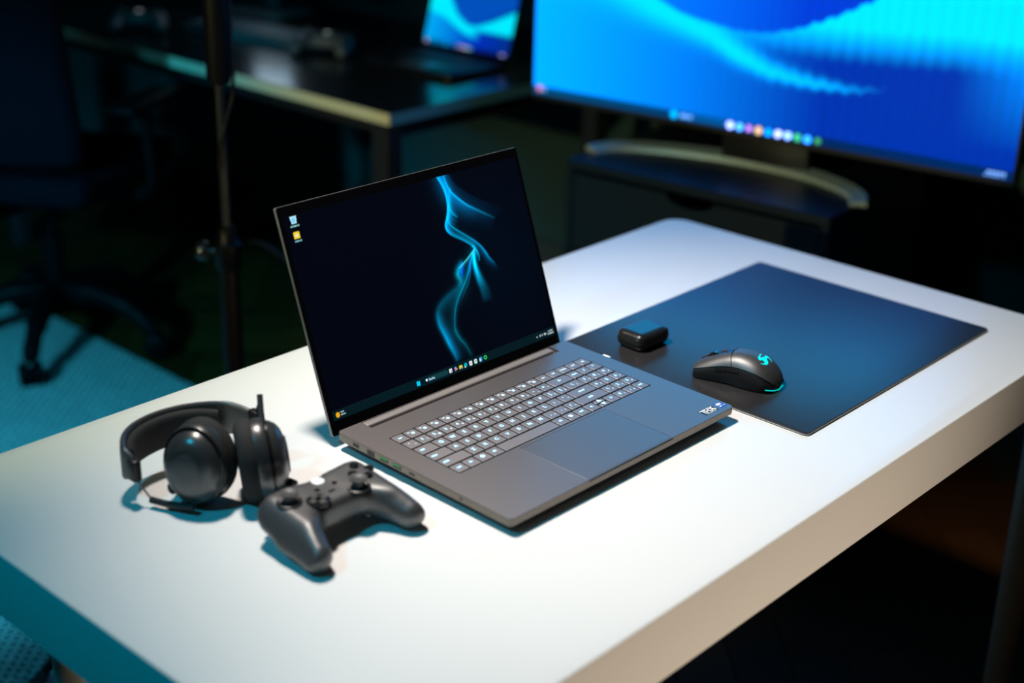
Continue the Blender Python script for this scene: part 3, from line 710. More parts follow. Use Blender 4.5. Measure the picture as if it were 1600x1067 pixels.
# inner body, a little below the shell pieces
bm = bmesh.new(); rg = []
for i in range(41):
    s = i / 40; rg.append([tuple(mS(s, -1 + 2 * j / 24, -0.0009)) for j in range(25)])
add_loft(bm, rg); bmesh.ops.remove_doubles(bm, verts=bm.verts, dist=1e-6)
link('mouse_body', bm_mesh(bm, deg=45), 'plastic_dark', ms)
ck = lambda t: 0.535 + 0.06 * (1 - (abs(t) / 0.6) ** 1.5)            # line where the buttons meet the palm shell
mpatch('palm_shell', 0, 1, -0.60, 0.60, 0.0002, 'plastic_matte', 26, 24, sfun=lambda t: (0.004, ck(t) - 0.012))
mpatch('left_button', 0, 1, -0.60, -0.075, 0.0003, 'plastic_matte', 18, 12, sfun=lambda t: (ck(t), 0.995))
mpatch('right_button', 0, 1, 0.075, 0.60, 0.0003, 'plastic_matte', 18, 12, sfun=lambda t: (ck(t), 0.995))
mpatch('side_panel', 0.03, 0.985, -0.985, -0.645, 0.0000, 'plastic_dark', 30, 8)
mpatch('side_panel', 0.03, 0.985, 0.645, 0.985, 0.0000, 'plastic_dark', 30, 8)
mpatch('side_button', 0.44, 0.575, -0.735, -0.66, 0.0012, 'plastic_gloss', 8, 4, 0.002)
mpatch('side_button', 0.59, 0.72, -0.735, -0.66, 0.0012, 'plastic_gloss', 8, 4, 0.002)
mpatch('dpi_button', 0.60, 0.66, -0.05, 0.05, 0.0002, 'plastic_gloss', 6, 4, 0.001)
wp = mS(0.80, 0)
link('scroll_wheel', lathe([(0, -0.0036), (0.0096, -0.0036), (0.0108, -0.0026), (0.0108, 0.0026), (0.0096, 0.0036), (0, 0.0036)], 28, M=Matrix.Translation((0, wp.y, wp.z - 0.0078)) @ Matrix.Rotation(PI / 2, 4, 'Y')), 'plastic_gloss', ms)
mpatch('rear_rim', 0.0, 0.012, -0.8, 0.8, 0.0010, 'plastic_gloss', 3, 24, 0.001)
bm = bmesh.new()
add_tube(bm, [mS(max(0.002, 0.11 * (1 - k / 12)), -0.93, 0.0006) for k in range(13)] + [mS(0.002, -0.93 + 1.86 * k / 8, 0.0006) * Vector((1, 1, 0)).length if False else Vector((mS(0.002, -0.93, 0.0006).x * (1 - k / 4), mS(0.002, -0.93, 0.0006).y, mS(0.002, -0.93, 0.0006).z)) for k in range(1, 8)], 0.0006, 6)
link('rear_glint', bm_mesh(bm), 'logo_glint_teal', ms)  # reflection of blue light on the rear rim, made as a glowing line
# emblem: three entwined tails laid on the palm shell
def emblem():
    bm = bmesh.new()
    arms = []
    for k in range(3):
        a0 = math.radians(95 + 120 * k)
        pts = []
        for i in range(9):
            r = 0.0004 + 0.0092 * i / 8; a = a0 + 0.75 * math.sin(i / 8 * PI * 1.25) - 0.1
            pts.append((r * math.cos(a), r * math.sin(a)))
        arms.append(pts)
    for pts in arms:
        L_ = []
        for i, (x, y) in enumerate(pts):
            dx = pts[min(i + 1, 8)][0] - pts[max(i - 1, 0)][0]; dy = pts[min(i + 1, 8)][1] - pts[max(i - 1, 0)][1]; l = math.hypot(dx, dy)
            hw = 0.0017 * (1 - (i / 8) ** 1.6) + 0.0003 + (0.0009 if i in (4, 5) else 0)
            row = []
            for sg in (-1, 1):
                ex, ey = x - sg * dy / l * hw, y + sg * dx / l * hw
                t = ex / 0.048; s = 0.225 + 0.9 * ey / ML
                row.append(bm.verts.new(mS(s, t, 0.0005)))
            L_.append(row)
        for a, b in zip(L_, L_[1:]): bm.faces.new((a[0], a[1], b[1], b[0]))
    return bm_mesh(bm, deg=60)
link('emblem', emblem(), 'logo_glint_teal', ms)

# ================================================================== game controller
def ctl_sdf(X, Y, Z):
    Zt = Z + (Y - 0.012) * -0.10                                   # the face slopes up away from the player
    body = sd_rbox(X, Y, Zt, (0, 0.0085, 0.0335), (0.062, 0.0275, 0.0180), 0.015)
    shoulder = sd_rbox(np.abs(X), Y, Z, (0.043, 0.0150, 0.0345), (0.0320, 0.0225, 0.0175), 0.0170)
    f = smin(body, shoulder, 0.012)
    AX = np.abs(X)
    g1 = sd_cone(AX, Y, Z, (0.050, 0.012, 0.0330), (0.058, -0.016, 0.0290), 0.0225, 0.0240)
    g2 = sd_cone(AX, Y, Z, (0.058, -0.016, 0.0290), (0.0630, -0.0500, 0.0185), 0.0235, 0.0170)
    f = smin(f, smin(g1, g2, 0.006), 0.014)
    f = smax(f, Zt - 0.0505 + 50.0 * np.maximum(AX - 0.054, 0) ** 2, 0.005)
    # crotch between the grips stays open
    cut = sd_rbox(X, Y, Z, (0, -0.066, 0.02), (0.028, 0.044, 0.08), 0.020)
    return smax(f, -cut, 0.010)
ctl_me = sdf_mesh(ctl_sdf, (-0.086, -0.072, -0.003), (0.086, 0.050, 0.062), 0.0022, 2)
def ctl_top(x, y):
    z = np.linspace(0.062, 0.0, 300); f = ctl_sdf(np.full(300, x), np.full(300, y), z); i = np.argmax(f < 0); return float(z[i])
def make_controller(label, group=None, mats=('plastic_matte', 'plastic_dark', 'plastic_gloss')):
    c = empty('game_controller', label, 'controller', group=group)
    link('controller_shell', ctl_me.copy(), mats[0], c)
    def stick(x, y):
        z = ctl_top(x, y) - 0.0006
        q = link('stick_well', lathe([(0.0, 0.0), (0.0125, 0.0), (0.0135, 0.0009), (0.0120, 0.0016), (0.0105, 0.0010), (0, 0.0008)], 30, M=Matrix.Translation((x, y, z))), mats[1], c)
        s = link('thumbstick', lathe([(0.0, 0.0), (0.0062, 0.0), (0.0056, 0.0060), (0.0088, 0.0082), (0.0098, 0.0100), (0.0096, 0.0112), (0.0075, 0.0114), (0.0050, 0.0104), (0, 0.0100)], 30, M=Matrix.Translation((x, y, z + 0.0006))), mats[0], c)
    stick(-0.0480, 0.0090); stick(0.0270, -0.0105)
    z = ctl_top(-0.022, -0.004)
    dp = link('direction_pad', lathe([(0, -0.001), (0.0125, -0.001), (0.0130, 0.0012), (0.0115, 0.0022), (0.006, 0.0012), (0, 0.0010)], 32, M=Matrix.Translation((-0.0235, -0.0075, z))), mats[2], c)
    bm = bmesh.new(); add_box(bm, (-0.0235, -0.0075, z + 0.0016), (0.021, 0.0070, 0.0026)); add_box(bm, (-0.0235, -0.0075, z + 0.0016), (0.0070, 0.021, 0.0026)); link('direction_cross', bm_mesh(bm), mats[0], dp)
    for k, (dx, dy) in enumerate(((0, 0.0115), (0, -0.0115), (0.0115, 0), (-0.0115, 0))):
        x, y = 0.0480 + dx, 0.0095 + dy; z = ctl_top(x, y)
        link('face_button', lathe([(0, -0.001), (0.0052, -0.001), (0.0052, 0.0018), (0.0044, 0.0026), (0, 0.0028)], 20, M=Matrix.Translation((x, y, z))), mats[2], c)
    z = ctl_top(0, 0.0225)
    link('home_button', lathe([(0, -0.001), (0.0070, -0.001), (0.0070, 0.0006), (0.0060, 0.0012), (0, 0.0014)], 28, M=Matrix.Translation((0, 0.0225, z))), 'home_white', c)
    for x in (-0.0115, 0.0115):
        z = ctl_top(x, 0.0095); link('menu_button', lathe([(0, -0.001), (0.0030, -0.001), (0.0030, 0.0006), (0, 0.0010)], 16, M=Matrix.Translation((x, 0.0095, z))), mats[2], c)
    z = ctl_top(0, 0.0); link('share_button', box((0, 0.0, z + 0.0001), (0.0080, 0.0030, 0.0016), 0.0005, 1), mats[2], c)
    for s in (-1, 1):
        link('bumper', box((s * 0.040, 0.0345, 0.0415), (0.046, 0.0080, 0.0100), 0.0036, 3, Euler((0, 0, -s * 0.10))), mats[2], c)
        bm = bmesh.new(); add_lathe(bm, [(0, -0.013), (0.0070, -0.013), (0.0090, -0.010), (0.0090, 0.010), (0.0070, 0.013), (0, 0.013)], 20, 1.15, 1.3, Matrix.Translation((s * 0.046, 0.0330, 0.0265)) @ Matrix.Rotation(PI / 2, 4, 'Y'))
        link('trigger', bm_mesh(bm), mats[1], c)
        link('rear_paddle', tube(spline([(s * 0.0300, 0.012, 0.0145), (s * 0.0330, -0.004, 0.0120), (s * 0.0385, -0.016, 0.0110)], 5), [0.0034] * 10 + [0.0026], 10), 'steel', c)
        # rubber grip panel line
    return c
ctl = make_controller('black game controller lying on the white desk in front of the headset')
ctl.location = (-0.3045, -0.0040, DZ - 0.0008); ctl.rotation_euler = (0, 0, math.radians(-1))

# ================================================================== headset
hd = empty('gaming_headset', 'black over-ear gaming headset lying on the desk left of the laptop', 'headset', (-0.335, 0.15, DZ))
HO = Vector((-0.335, 0.15, 0))
def cup(center, nrm, roll, name):
    n = Vector(nrm).normalized(); upv = Vector((0, 0, 1)); xv = upv.cross(n).normalized(); yv = n.cross(xv)
    M = Matrix(((xv.x, yv.x, n.x, 0), (xv.y, yv.y, n.y, 0), (xv.z, yv.z, n.z, 0), (0, 0, 0, 1)))
    M = Matrix.Translation(Vector(center) - HO) @ M @ Matrix.Rotation(roll, 4, 'Z')
    sx, sy = 0.80, 1.0
    sh = link('ear_cup', lathe([(0.0455, -0.004), (0.0462, 0.0), (0.0460, 0.006), (0.0445, 0.0095), (0.0425, 0.0105), (0.0418, 0.0125), (0.0405, 0.0160), (0.0370, 0.0215), (0.0310, 0.0260), (0.0220, 0.0290), (0.0110, 0.0302), (0, 0.0305)], 44, sx, sy, M), 'cup_shell', hd)
    link('cup_ring', lathe([(0.0438, 0.0095), (0.0452, 0.0105), (0.0450, 0.0125), (0.0420, 0.0132)], 44, sx, sy, M), 'plastic_gloss', sh)
    link('cup_disc', lathe([(0.0205, 0.0290), (0.0212, 0.0300), (0.0195, 0.0306), (0.0100, 0.0312), (0, 0.0313)], 36, sx, sy, M), 'plastic_matte', sh)
    prof = []
    for k in range(13):
        a = PI / 2 + PI * 2 * k / 12 * 0.5 + 0
    pad = [(0.0300, -0.003), (0.0440, -0.003), (0.0468, -0.006), (0.0474, -0.011), (0.0465, -0.017), (0.0430, -0.0215), (0.0370, -0.0230), (0.0310, -0.0210), (0.0270, -0.0150), (0.0265, -0.008), (0, -0.008)]
    link('ear_cushion', lathe(pad, 44, sx, sy, M), 'pad_fabric', hd)
    return M
M1 = cup((-0.3640, 0.1420, 0.0478), (-0.90, -0.42, 0.06), 0.0, 'near')
M2 = cup((-0.3130, 0.1040, 0.0478), (0.84, -0.53, 0.10), 0.0, 'far')
# headband strip standing on edge
bt = [(-0.2740, 0.1600, 0.056), (-0.2850, 0.1960, 0.056), (-0.3130, 0.2190, 0.054), (-0.3480, 0.2310, 0.052), (-0.3800, 0.2300, 0.050), (-0.4040, 0.2190, 0.048), (-0.4160, 0.2040, 0.045), (-0.4160, 0.1920, 0.041)]
bp_ = spline([Vector(p) - HO for p in bt], 6)
def strip(pts, hw, th, prof=8):
    bm = bmesh.new(); rings = []
    for i, p in enumerate(pts):
        t = (pts[min(i + 1, len(pts) - 1)] - pts[max(i - 1, 0)]).normalized(); sd = t.cross(Vector((0, 0, 1))).normalized(); up = sd.cross(t).normalized()
        f = i / (len(pts) - 1); w = hw * (1 - 0.35 * abs(2 * f - 1) ** 3)
        ring = []
        for k in range(16):
            a = 2 * PI * k / 16; c, s = math.cos(a), math.sin(a)
            c = math.copysign(abs(c) ** 0.6, c); s = math.copysign(abs(s) ** 0.6, s)
            ring.append(p + up * (w * c) + sd * (th * s))
        rings.append(ring)
    add_loft(bm, rings); return bm_mesh(bm, deg=50)
link('headband', strip(bp_, 0.0235, 0.0036), 'plastic_matte', hd)
inn = [p - Vector((0, 0, 0.001)) for p in bp_[8:-8]]
ctr = sum(inn, Vector()) / len(inn)
inn = [p + (Vector((0.02, -0.03, 0)) - Vector((p.x, p.y, 0))).normalized() * 0.0062 for p in inn]
link('headband_cushion', strip(inn, 0.0195, 0.0060), 'pad_fabric', hd)
e1 = bp_[-1]; e0 = bp_[0]
link('band_end_block', box(e1 + Vector((0.001, -0.004, 0.0)), (0.0105, 0.016, 0.026), 0.003, 2), 'plastic_dark', hd)
link('band_end_block', box(e0 + Vector((0.000, -0.002, 0.004)), (0.0105, 0.020, 0.028), 0.003, 2), 'plastic_dark', hd)
P = lambda x, y, z: Vector((x, y, z)) - HO
link('slider_wire', tube([P(-0.4150, 0.186, 0.031), P(-0.4085, 0.1700, 0.0105)], 0.0011, 8), 'steel', hd)
link('slider_tube', tube(spline([P(-0.4085, 0.1705, 0.0090), P(-0.4000, 0.1480, 0.0088), P(-0.3880, 0.1220, 0.0110)], 4), 0.0038, 12), 'plastic_dark', hd)
link('slider_wire', tube([P(-0.2740, 0.158, 0.074), P(-0.2840, 0.1370, 0.098)], 0.0011, 8), 'steel', hd)
link('slider_tube', tube([P(-0.2935, 0.1230, 0.0800), P(-0.2865, 0.1335, 0.1060)], 0.0033, 12), 'plastic_matte', hd)
link('microphone_joint', box(P(-0.2960, 0.0750, 0.0180), (0.014, 0.013, 0.016), 0.003, 2, Euler((0.3, 0, 0.5))), 'plastic_gloss', hd)
link('volume_dial', lathe([(0, 0), (0.0068, 0), (0.0068, 0.005), (0.006, 0.006), (0, 0.006)], 24, M=M1 @ Matrix.Translation((-0.020, -0.0250, 0.0165)) @ Matrix.Rotation(-0.4, 4, 'Y')), 'plastic_gloss', hd)

# ================================================================== television and drawer cabinet
TVW, TVH = 1.097, 0.628
tvyaw = math.radians(-83.0764)
tv = empty('television', 'large television showing a blue abstract desktop behind the white desk', 'television', (1.2557, 1.1167, DZ - 0.05), (0, 0, tvyaw))
TZ = 0.07                                    # lower edge above the cabinet top
# local frame: x along the screen, -y towards the viewer
link('tv_housing', slab(rrect(0, 0, TVW, TVH, 0.004, 3), 0.0, 0.028, 0.004, 2), 'tv_black', tv).matrix_local = Matrix.Translation((0, 0.030, TZ)) @ Matrix.Rotation(PI / 2, 4, 'X')
link('tv_bezel', slab(rrect(0, 0, TVW, TVH, 0.004, 3), 0.0, 0.0016, 0.0006, 1), 'tv_black', tv).matrix_local = Matrix.Translation((0, 0.002, TZ)) @ Matrix.Rotation(PI / 2, 4, 'X')
link('tv_back_box', box((TVW / 2, 0.055, TZ + 0.26), (0.74, 0.05, 0.36), 0.012, 2), 'tv_black', tv)
def wallpaper(a, b, full=True, wmm=1085.0):
    A, B = a, b
    # vertical pleats
    def ip(x, pts): return np.interp(x, [p[0] for p in pts], [p[1] for p in pts])
    pl = 4.0 * (((A / 13.0) % 1.0) - 0.5) * np.clip((A - 330) / 300, 0, 1) + 2.5 * np.sin(A / 5.1) * np.clip((A - 400) / 300, 0, 1)
    Bp = B + pl
    left = np.clip(1 - A / 760, 0, 1)
    C = np.zeros((len(A), 3))
    r = np.clip(A / 700, 0, 1)
    base = np.stack([0 * A, 0.46 * (1 - r) ** 1.1 + 0.035, 1.05 - 0.66 * r], 1)
    C[:] = base
    sweep = ip(A, [(-50, 330), (150, 292), (270, 249), (364, 221), (441, 198), (503, 167), (577, 142), (663, 132), (758, 131), (830, 142), (1100, 150)])
    top = ip(A, [(-50, 460), (120, 360), (270, 275), (363, 236), (409, 226), (498, 215), (570, 219), (637, 237), (714, 271), (787, 311), (880, 372), (1000, 450), (1100, 520)])
    bot = ip(A, [(-50, 300), (270, 240), (441, 196), (503, 186), (574, 180), (712, 181), (842, 187), (965, 196), (1072, 196), (1100, 194)])
    cy = np.array((0.0, 0.86, 1.25))
    # deep blue above the ribbon
    up = np.clip((Bp - top) / 8 + 0.5, 0, 1); ub = np.stack([0 * A, 0.30 * np.clip(1 - A / 650, 0, 1) + 0.05 + 0.12 * np.clip((B - 340) / 200, 0, 1), 0.55 + 0.4 * np.clip(1 - A / 650, 0, 1) + 0 * B], 1)
    rib = np.clip((Bp - bot) / 70 + 0.02, 0, 1) ** 1.3 * (1 - up)
    rib = rib * np.clip((A - 60) / 260, 0, 1)
    C = C * (1 - rib[:, None]) + cy * rib[:, None]
    C = C * (1 - up[:, None]) + ub * up[:, None]
    # thin bright sweep
    d = (Bp - sweep); wd = np.interp(A, [0, 270, 441, 600, 760, 820], [64, 38, 25, 12, 5, 2]); am = np.interp(A, [0, 150, 300, 500, 700, 800, 830], [.2, .6, .95, .95, .6, .15, 0])
    k = am * np.where(d > 0, np.exp(-(d / (wd * 1.6)) ** 2), np.exp(-(d / wd) ** 2)) * (1 - up)
    C = C * (1 - k[:, None]) + cy * k[:, None]
    # lighter pleats at the right edge, unseen top brightened to light the desk
    k = np.clip((A - 960) / 150, 0, 1) * np.clip((B - 60) / 150, 0, 1) * 0.55 * (1 - rib) * (1 - up); C = C * (1 - k[:, None]) + np.array((0.0, 0.5, 1.1)) * k[:, None]
    k = np.clip((B - 330) / 120, 0, 1) * (0.75 + 0.25 * np.sin(A / 90 + B / 60)); C = C * (1 - k[:, None]) + np.array((0.0, 2.5, 2.0)) * k[:, None]
    C *= (0.97 + 0.03 * np.sin(A / 4.2) * np.clip((A - 300) / 300, 0, 1))[:, None]
    return C
def tv_picture(a, b):
    A = a * 1000 + 6; B = b * 1000 + 11
    C = wallpaper(A, B)
    bar = B < 29.5; C[bar] = C[bar] * 0.12 + np.array((0.0, 0.018, 0.09))
    def disc(x, y, r, col): C[np.hypot(A - x, B - y) < r] = col
    def rect(x, y, wx, wy, col): C[(np.abs(A - x) < wx) & (np.abs(B - y) < wy)] = col
    rect(432, 20, 62, 6.0, (0.0, 0.10, 0.32))
    disc(22, 24, 6.5, (0.95, 0.25, 0.42)); rect(34, 20, 5, 1.6, (0.3, 0.7, 0.9)); rect(34, 25, 4, 1.6, (0.3, 0.7, 0.9))
    disc(369, 21, 8.0, (0.0, 0.75, 1.0))
    for k in range(4): rect(389 + k * 7, 20.5, 2.6, 3.0, (0.25, 0.7, 1.0))
    cols = [(0.75, 1.0, 1.1), (0.15, 0.75, 0.95), (0.75, 0.35, 0.75), (1.0, 0.62, 0.30), (0.0, 0.50, 0.95), (0.85, 1.05, 1.1), (0.5, 0.95, 1.0), (0.05, 0.62, 0.25), (0.05, 0.60, 1.05), (0.05, 0.38, 0.12)]
    for k, c in enumerate(cols): disc(503 + 21.8 * k, 20, 7.8 - (1.5 if k in (2, 9) else 0), tuple(1.5 * v for v in c))
    for k in range(5): rect(1046 + k * 7.0, 23, 2.2, 2.2, (0.35, 0.75, 1.0)); 
    for k in range(6): rect(1041 + k * 7.0, 16, 2.2, 2.2, (0.35, 0.75, 1.0))
    C[:, 2] *= 0.78 + 1.1 * C[:, 2]; C[:, 1] *= 1.05; return C
picture_grid('tv_display', TVW - 0.012, TVH - 0.017, 440, 250, tv_picture, 'tv_display', tv, Matrix.Translation((0.006, 0.0002, TZ + 0.011)) @ Matrix.Rotation(PI / 2, 4, 'X'))
# neck and crescent foot
link('tv_neck', box((TVW / 2 + 0.02, 0.050, 0.06), (0.20, 0.030, 0.11), 0.006, 2), 'tv_black', tv)
fa = [(0.222, -0.088), (0.236, -0.048), (0.275, -0.012), (0.36, 0.024), (0.47, 0.048), (0.57, 0.050), (0.68, 0.034), (0.765, 0.000), (0.812, -0.040), (0.832, -0.085)]
fp = spline([(x, y, 0) for x, y in fa], 5)
bm = bmesh.new(); rings = []
for i, p in enumerate(fp):
    t = (fp[min(i + 1, len(fp) - 1)] - fp[max(i - 1, 0)]).normalized(); nr = Vector((t.y, -t.x, 0))
    f = abs(2 * i / (len(fp) - 1) - 1); hh = 0.0135 - 0.004 * f; lift = 0.010 * (1 - f ** 2)
    w_ = 0.017 + 0.006 * (1 - f)
    rings.append([p + nr * w_ + Vector((0, 0, 0.0005 + lift * 0)), p + nr * (w_ * 0.8) + Vector((0, 0, hh * 0.8)), p + nr * (w_ * 0.2) + Vector((0, 0, hh)), p - nr * (w_ * 0.8) + Vector((0, 0, hh * 1.35)), p - nr * w_ + Vector((0, 0, hh * 1.1)), p - nr * w_ + Vector((0, 0, 0.0005))])
add_loft(bm, rings)
link('crescent_foot', bm_mesh(bm, deg=40), 'tv_stand_metal', tv)

# drawer cabinet below the television
cyaw = math.radians(-84.97)
CWd, CDp, CHt = 0.6110, 0.46, DZ - 0.05
cab = empty('drawer_cabinet', 'dark drawer cabinet standing under the television', 'cabinet', (1.116, 0.888, 0), (0, 0, cyaw))
bm = bmesh.new()
add_box(bm, (0.009, CDp / 2, (CHt - 0.02) / 2), (0.018, CDp, CHt - 0.02)); add_box(bm, (CWd - 0.009, CDp / 2, (CHt - 0.02) / 2), (0.018, CDp, CHt - 0.02))
add_box(bm, (CWd / 2, CDp - 0.005, (CHt - 0.02) / 2), (CWd - 0.036, 0.01, CHt - 0.02)); add_box(bm, (CWd / 2, CDp / 2 + 0.01, 0.05), (CWd - 0.036, CDp - 0.03, 0.018))
link('carcass', bm_mesh(bm), 'cabinet_dark', cab)
link('cabinet_top', box((CWd / 2, CDp / 2, CHt - 0.0095), (CWd, CDp, 0.019), 0.0012, 1), 'cabinet_dark', cab)
z0 = 0.07; hs3 = [0.22, 0.20, 0.165]
for h in hs3:
    xw = CWd - 0.042; xa = 0.021
    pts = [(xa, z0), (xa + xw, z0), (xa + xw, z0 + h)]
    for k in range(13): a = PI * k / 12; pts.append((CWd / 2 + 0.055 * math.cos(a), z0 + h - 0.022 * math.sin(a)))
    pts.append((xa, z0 + h))
    bm = bmesh.new()
    f_ = [bm.verts.new((x, 0.001, z)) for x, z in pts]; b_ = [bm.verts.new((x, 0.018, z)) for x, z in pts]
    bm.faces.new(f_); bm.faces.new(b_[::-1])
    for i in range(len(pts)): bm.faces.new((f_[i], b_[i], b_[(i + 1) % len(pts)], f_[(i + 1) % len(pts)]))
    link('drawer_front', bm_mesh(bm, deg=30), 'cabinet_dark', cab)
    z0 += h + 0.004

# cables hanging behind the television
c_ = link('power_cable', tube(spline([(1.60, 1.03, 0.95), (1.62, 1.02, 0.70), (1.60, 1.00, 0.48), (1.66, 1.02, 0.25), (1.70, 1.06, 0.06), (1.75, 1.15, 0.008), (1.80, 1.30, 0.007)], 8), 0.006, 8), 'cable_black')
tag(c_, 'thick black cable hanging between the television and the second desk', 'cable')

# ================================================================== second desk at the back
BX0, BX1, BY0, BY1, BT = 0.962, 1.76, 1.271, 3.05, 0.026
bd = empty('dark_desk', 'long dark topped desk with pale edge along the back wall', 'desk', ((BX0 + BX1) / 2, (BY0 + BY1) / 2, 0))
bx, by = (BX0 + BX1) / 2, (BY0 + BY1) / 2
link('desk_top', box((0.001, 0, DZ - BT / 2), (BX1 - BX0 - 0.002, BY1 - BY0, BT), 0.0008, 1), 'dark_top', bd)
link('end_band', box((0.002, BY0 - by - 0.0008, DZ - BT / 2 - 0.0002), (BX1 - BX0 - 0.004, 0.0016, BT - 0.001)), 'end_blue_lit', bd)
link('edge_band', box((BX0 - bx, 0, DZ - BT / 2 - 0.0002), (0.002, BY1 - BY0 - 0.001, BT - 0.001)), 'birch_edge', bd)
bm = bmesh.new()
add_box(bm, (0, 0, DZ - BT - 0.021), (0.70, BY1 - BY0 - 0.06, 0.04))
link('apron', bm_mesh(bm), 'frame_black', bd)
for sx in (-1, 1):
    for sy in (-1, 1): link('leg', box((sx * 0.37, sy * (by - BY0 - 0.04), (DZ - BT) / 2), (0.05, 0.05, DZ - BT - 0.0005), 0.003, 1), 'frame_black', bd)

# small laptop on it
bl = empty('laptop', 'small thin laptop with blue picture standing open on the dark desk', 'laptop', (1.275, 1.712, DZ), (0, 0, math.radians(-88.5)))
link('base', slab(rrect(0, 0, 0.305, 0.215, 0.008, 4), 0.002, 0.015, 0.002, 2), 'cabinet_dark', bl)
link('keyboard_panel', slab(rrect(0.02, 0.095, 0.285, 0.20, 0.003, 2), 0.015, 0.0154), 'tray_black', bl)
link('touchpad', slab(rrect(0.10, 0.012, 0.205, 0.082, 0.003, 2), 0.015, 0.0153), 'touchpad', bl)
LM2 = Matrix.Translation((0, 0.216, 0.014)) @ Matrix.Rotation(PI / 2 - math.radians(16), 4, 'X')
l2 = link('lid', slab(rrect(0, 0, 0.305, 0.208, 0.006, 3), -0.005, 0.0, 0.001, 1), 'bezel_black', bl); l2.matrix_local = LM2
def small_picture(a, b):
    A = a * 1000 * (1085 / 293.0); B = b * 1000 * (1085 / 293.0) * 0.62
    C = np.zeros((len(A), 3)); x = a * 1000; y = b * 1000
    C[:] = np.stack([0 * x, np.clip(0.42 - x / 420, 0.03, 1), np.clip(0.95 - x / 420, 0.25, 1)], 1)
    cy = np.array((0.0, 0.85, 1.05))
    lo = np.interp(x, [0, 60, 120, 160, 220, 293], [78, 66, 40, 28, 20, 12]); hi = np.interp(x, [0, 70, 100, 140, 170, 220, 293], [260, 120, 86, 66, 66, 84, 118])
    k = np.clip((y - lo) / 10, 0, 1) * np.clip((hi - y) / 8, 0, 1)
    sag = np.clip((x - 150) / 40, 0, 1) * np.clip((58 - y) / 10, 0, 1); k = k * (1 - sag)
    C = C * (1 - k[:, None]) + cy * k[:, None]
    up = np.clip((y - hi) / 8, 0, 1); C = C * (1 - up[:, None]) + np.array((0.0, 0.08, 0.50)) * up[:, None]
    bar = y < 10; C[bar] = C[bar] * 0.4
    for i, c in enumerate(((0.2, 0.4, 0.9), (0.7, 0.3, 0.4), (0.7, 0.7, 0.8), (0.7, 0.9, 0.9), (0.1, 0.6, 0.5))): C[np.hypot(x - 118 - i * 12, y - 5) < 3.6] = c
    C[np.hypot(x - 80, y - 5) < 4] = (0.0, 0.5, 0.9); C[np.hypot(x - 9, y - 5) < 3.5] = (0.8, 0.2, 0.2); C[(np.abs(x - 275) < 8) & (np.abs(y - 5) < 2)] = (0.5, 0.5, 0.9)
    return C
picture_grid('display', 0.293, 0.188, 150, 100, small_picture, 'tv_display', l2, Matrix.Translation((0.006, 0.014, 0.0002)))

# monitor above the frame, its foot and its keyboard
mo = empty('computer_monitor', 'slim computer monitor standing on the dark desk behind the keyboard', 'monitor', (1.56, 2.45, DZ), (0, 0, math.radians(-80)))
link('monitor_foot', slab(rrect(-0.12, -0.10, 0.12, 0.08, 0.02, 4), 0.0, 0.008, 0.002, 1), 'grey_plastic', mo)
link('monitor_neck', box((0, 0.03, 0.125), (0.05, 0.02, 0.24), 0.004, 1), 'grey_plastic', mo)
link('monitor_housing', box((0, 0.0, 0.36), (0.62, 0.035, 0.37), 0.006, 2), 'tv_black', mo)
def pale(a, b):
    C = np.zeros((len(a), 3)); C[:] = (0.002, 0.006, 0.012); k = np.abs(a - 0.33) < 0.075; C[k] = (1.5, 2.1, 2.6); return C
picture_grid('monitor_display', 0.60, 0.34, 60, 8, pale, 'tv_display', mo, Matrix.Translation((-0.30, -0.0182, 0.19)) @ Matrix.Rotation(PI / 2, 4, 'X'))
kbx = empty('computer_keyboard', 'grey computer keyboard lying on the dark desk before the monitor', 'keyboard', (1.285, 2.155, DZ), (0, 0, math.radians(-84)))
link('keyboard_body', box((0, 0, 0.009), (0.42, 0.135, 0.018), 0.004, 2), 'grey_plastic', kbx)
kk = box((0, 0, 0), (0.0165, 0.0165, 0.008), 0.001, 1); kk.materials.append(MATS['grey_plastic'])
for i in range(21):
    for j in range(6):
        o = bpy.data.objects.new('key', kk); COL.objects.link(o); o.parent = kbx; o.location = (-0.19 + i * 0.019, -0.0525 + j * 0.021, 0.0215)
c2 = make_controller('grey game controller lying on the dark desk between keyboard and small laptop', mats=('grey_plastic', 'plastic_dark', 'plastic_gloss'))
c2.location = (1.285, 1.865, DZ - 0.0008); c2.rotation_euler = (0, 0, math.radians(-60))
c3 = make_controller('grey game controller at the far end of the dark desk', mats=('grey_plastic', 'plastic_dark', 'plastic_gloss'))
c3.location = (1.10, 2.43, DZ - 0.0008); c3.rotation_euler = (0, 0, math.radians(-40))

# ================================================================== light stand behind the desk
sxy = Vector((0.325, 1.015, 0))
ls = empty('light_stand', 'black tripod light stand rising behind the white desk', 'light stand', (sxy.x, sxy.y, 0))
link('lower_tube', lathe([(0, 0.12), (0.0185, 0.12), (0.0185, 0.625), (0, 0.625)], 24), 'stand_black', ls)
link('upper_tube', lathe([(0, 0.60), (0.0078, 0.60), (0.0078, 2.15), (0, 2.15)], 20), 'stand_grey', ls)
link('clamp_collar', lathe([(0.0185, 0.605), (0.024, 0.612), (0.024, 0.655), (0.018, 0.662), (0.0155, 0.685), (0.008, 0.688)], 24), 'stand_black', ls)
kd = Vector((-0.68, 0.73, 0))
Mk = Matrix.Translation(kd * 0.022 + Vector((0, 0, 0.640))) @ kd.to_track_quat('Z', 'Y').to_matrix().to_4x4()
kn = link('clamp_knob', lathe([(0, 0), (0.006, 0), (0.006, 0.012), (0.016, 0.014), (0.018, 0.020), (0.018, 0.028), (0.015, 0.033), (0, 0.034)], 10, M=Mk, pw=1.0), 'plastic_gloss', ls)
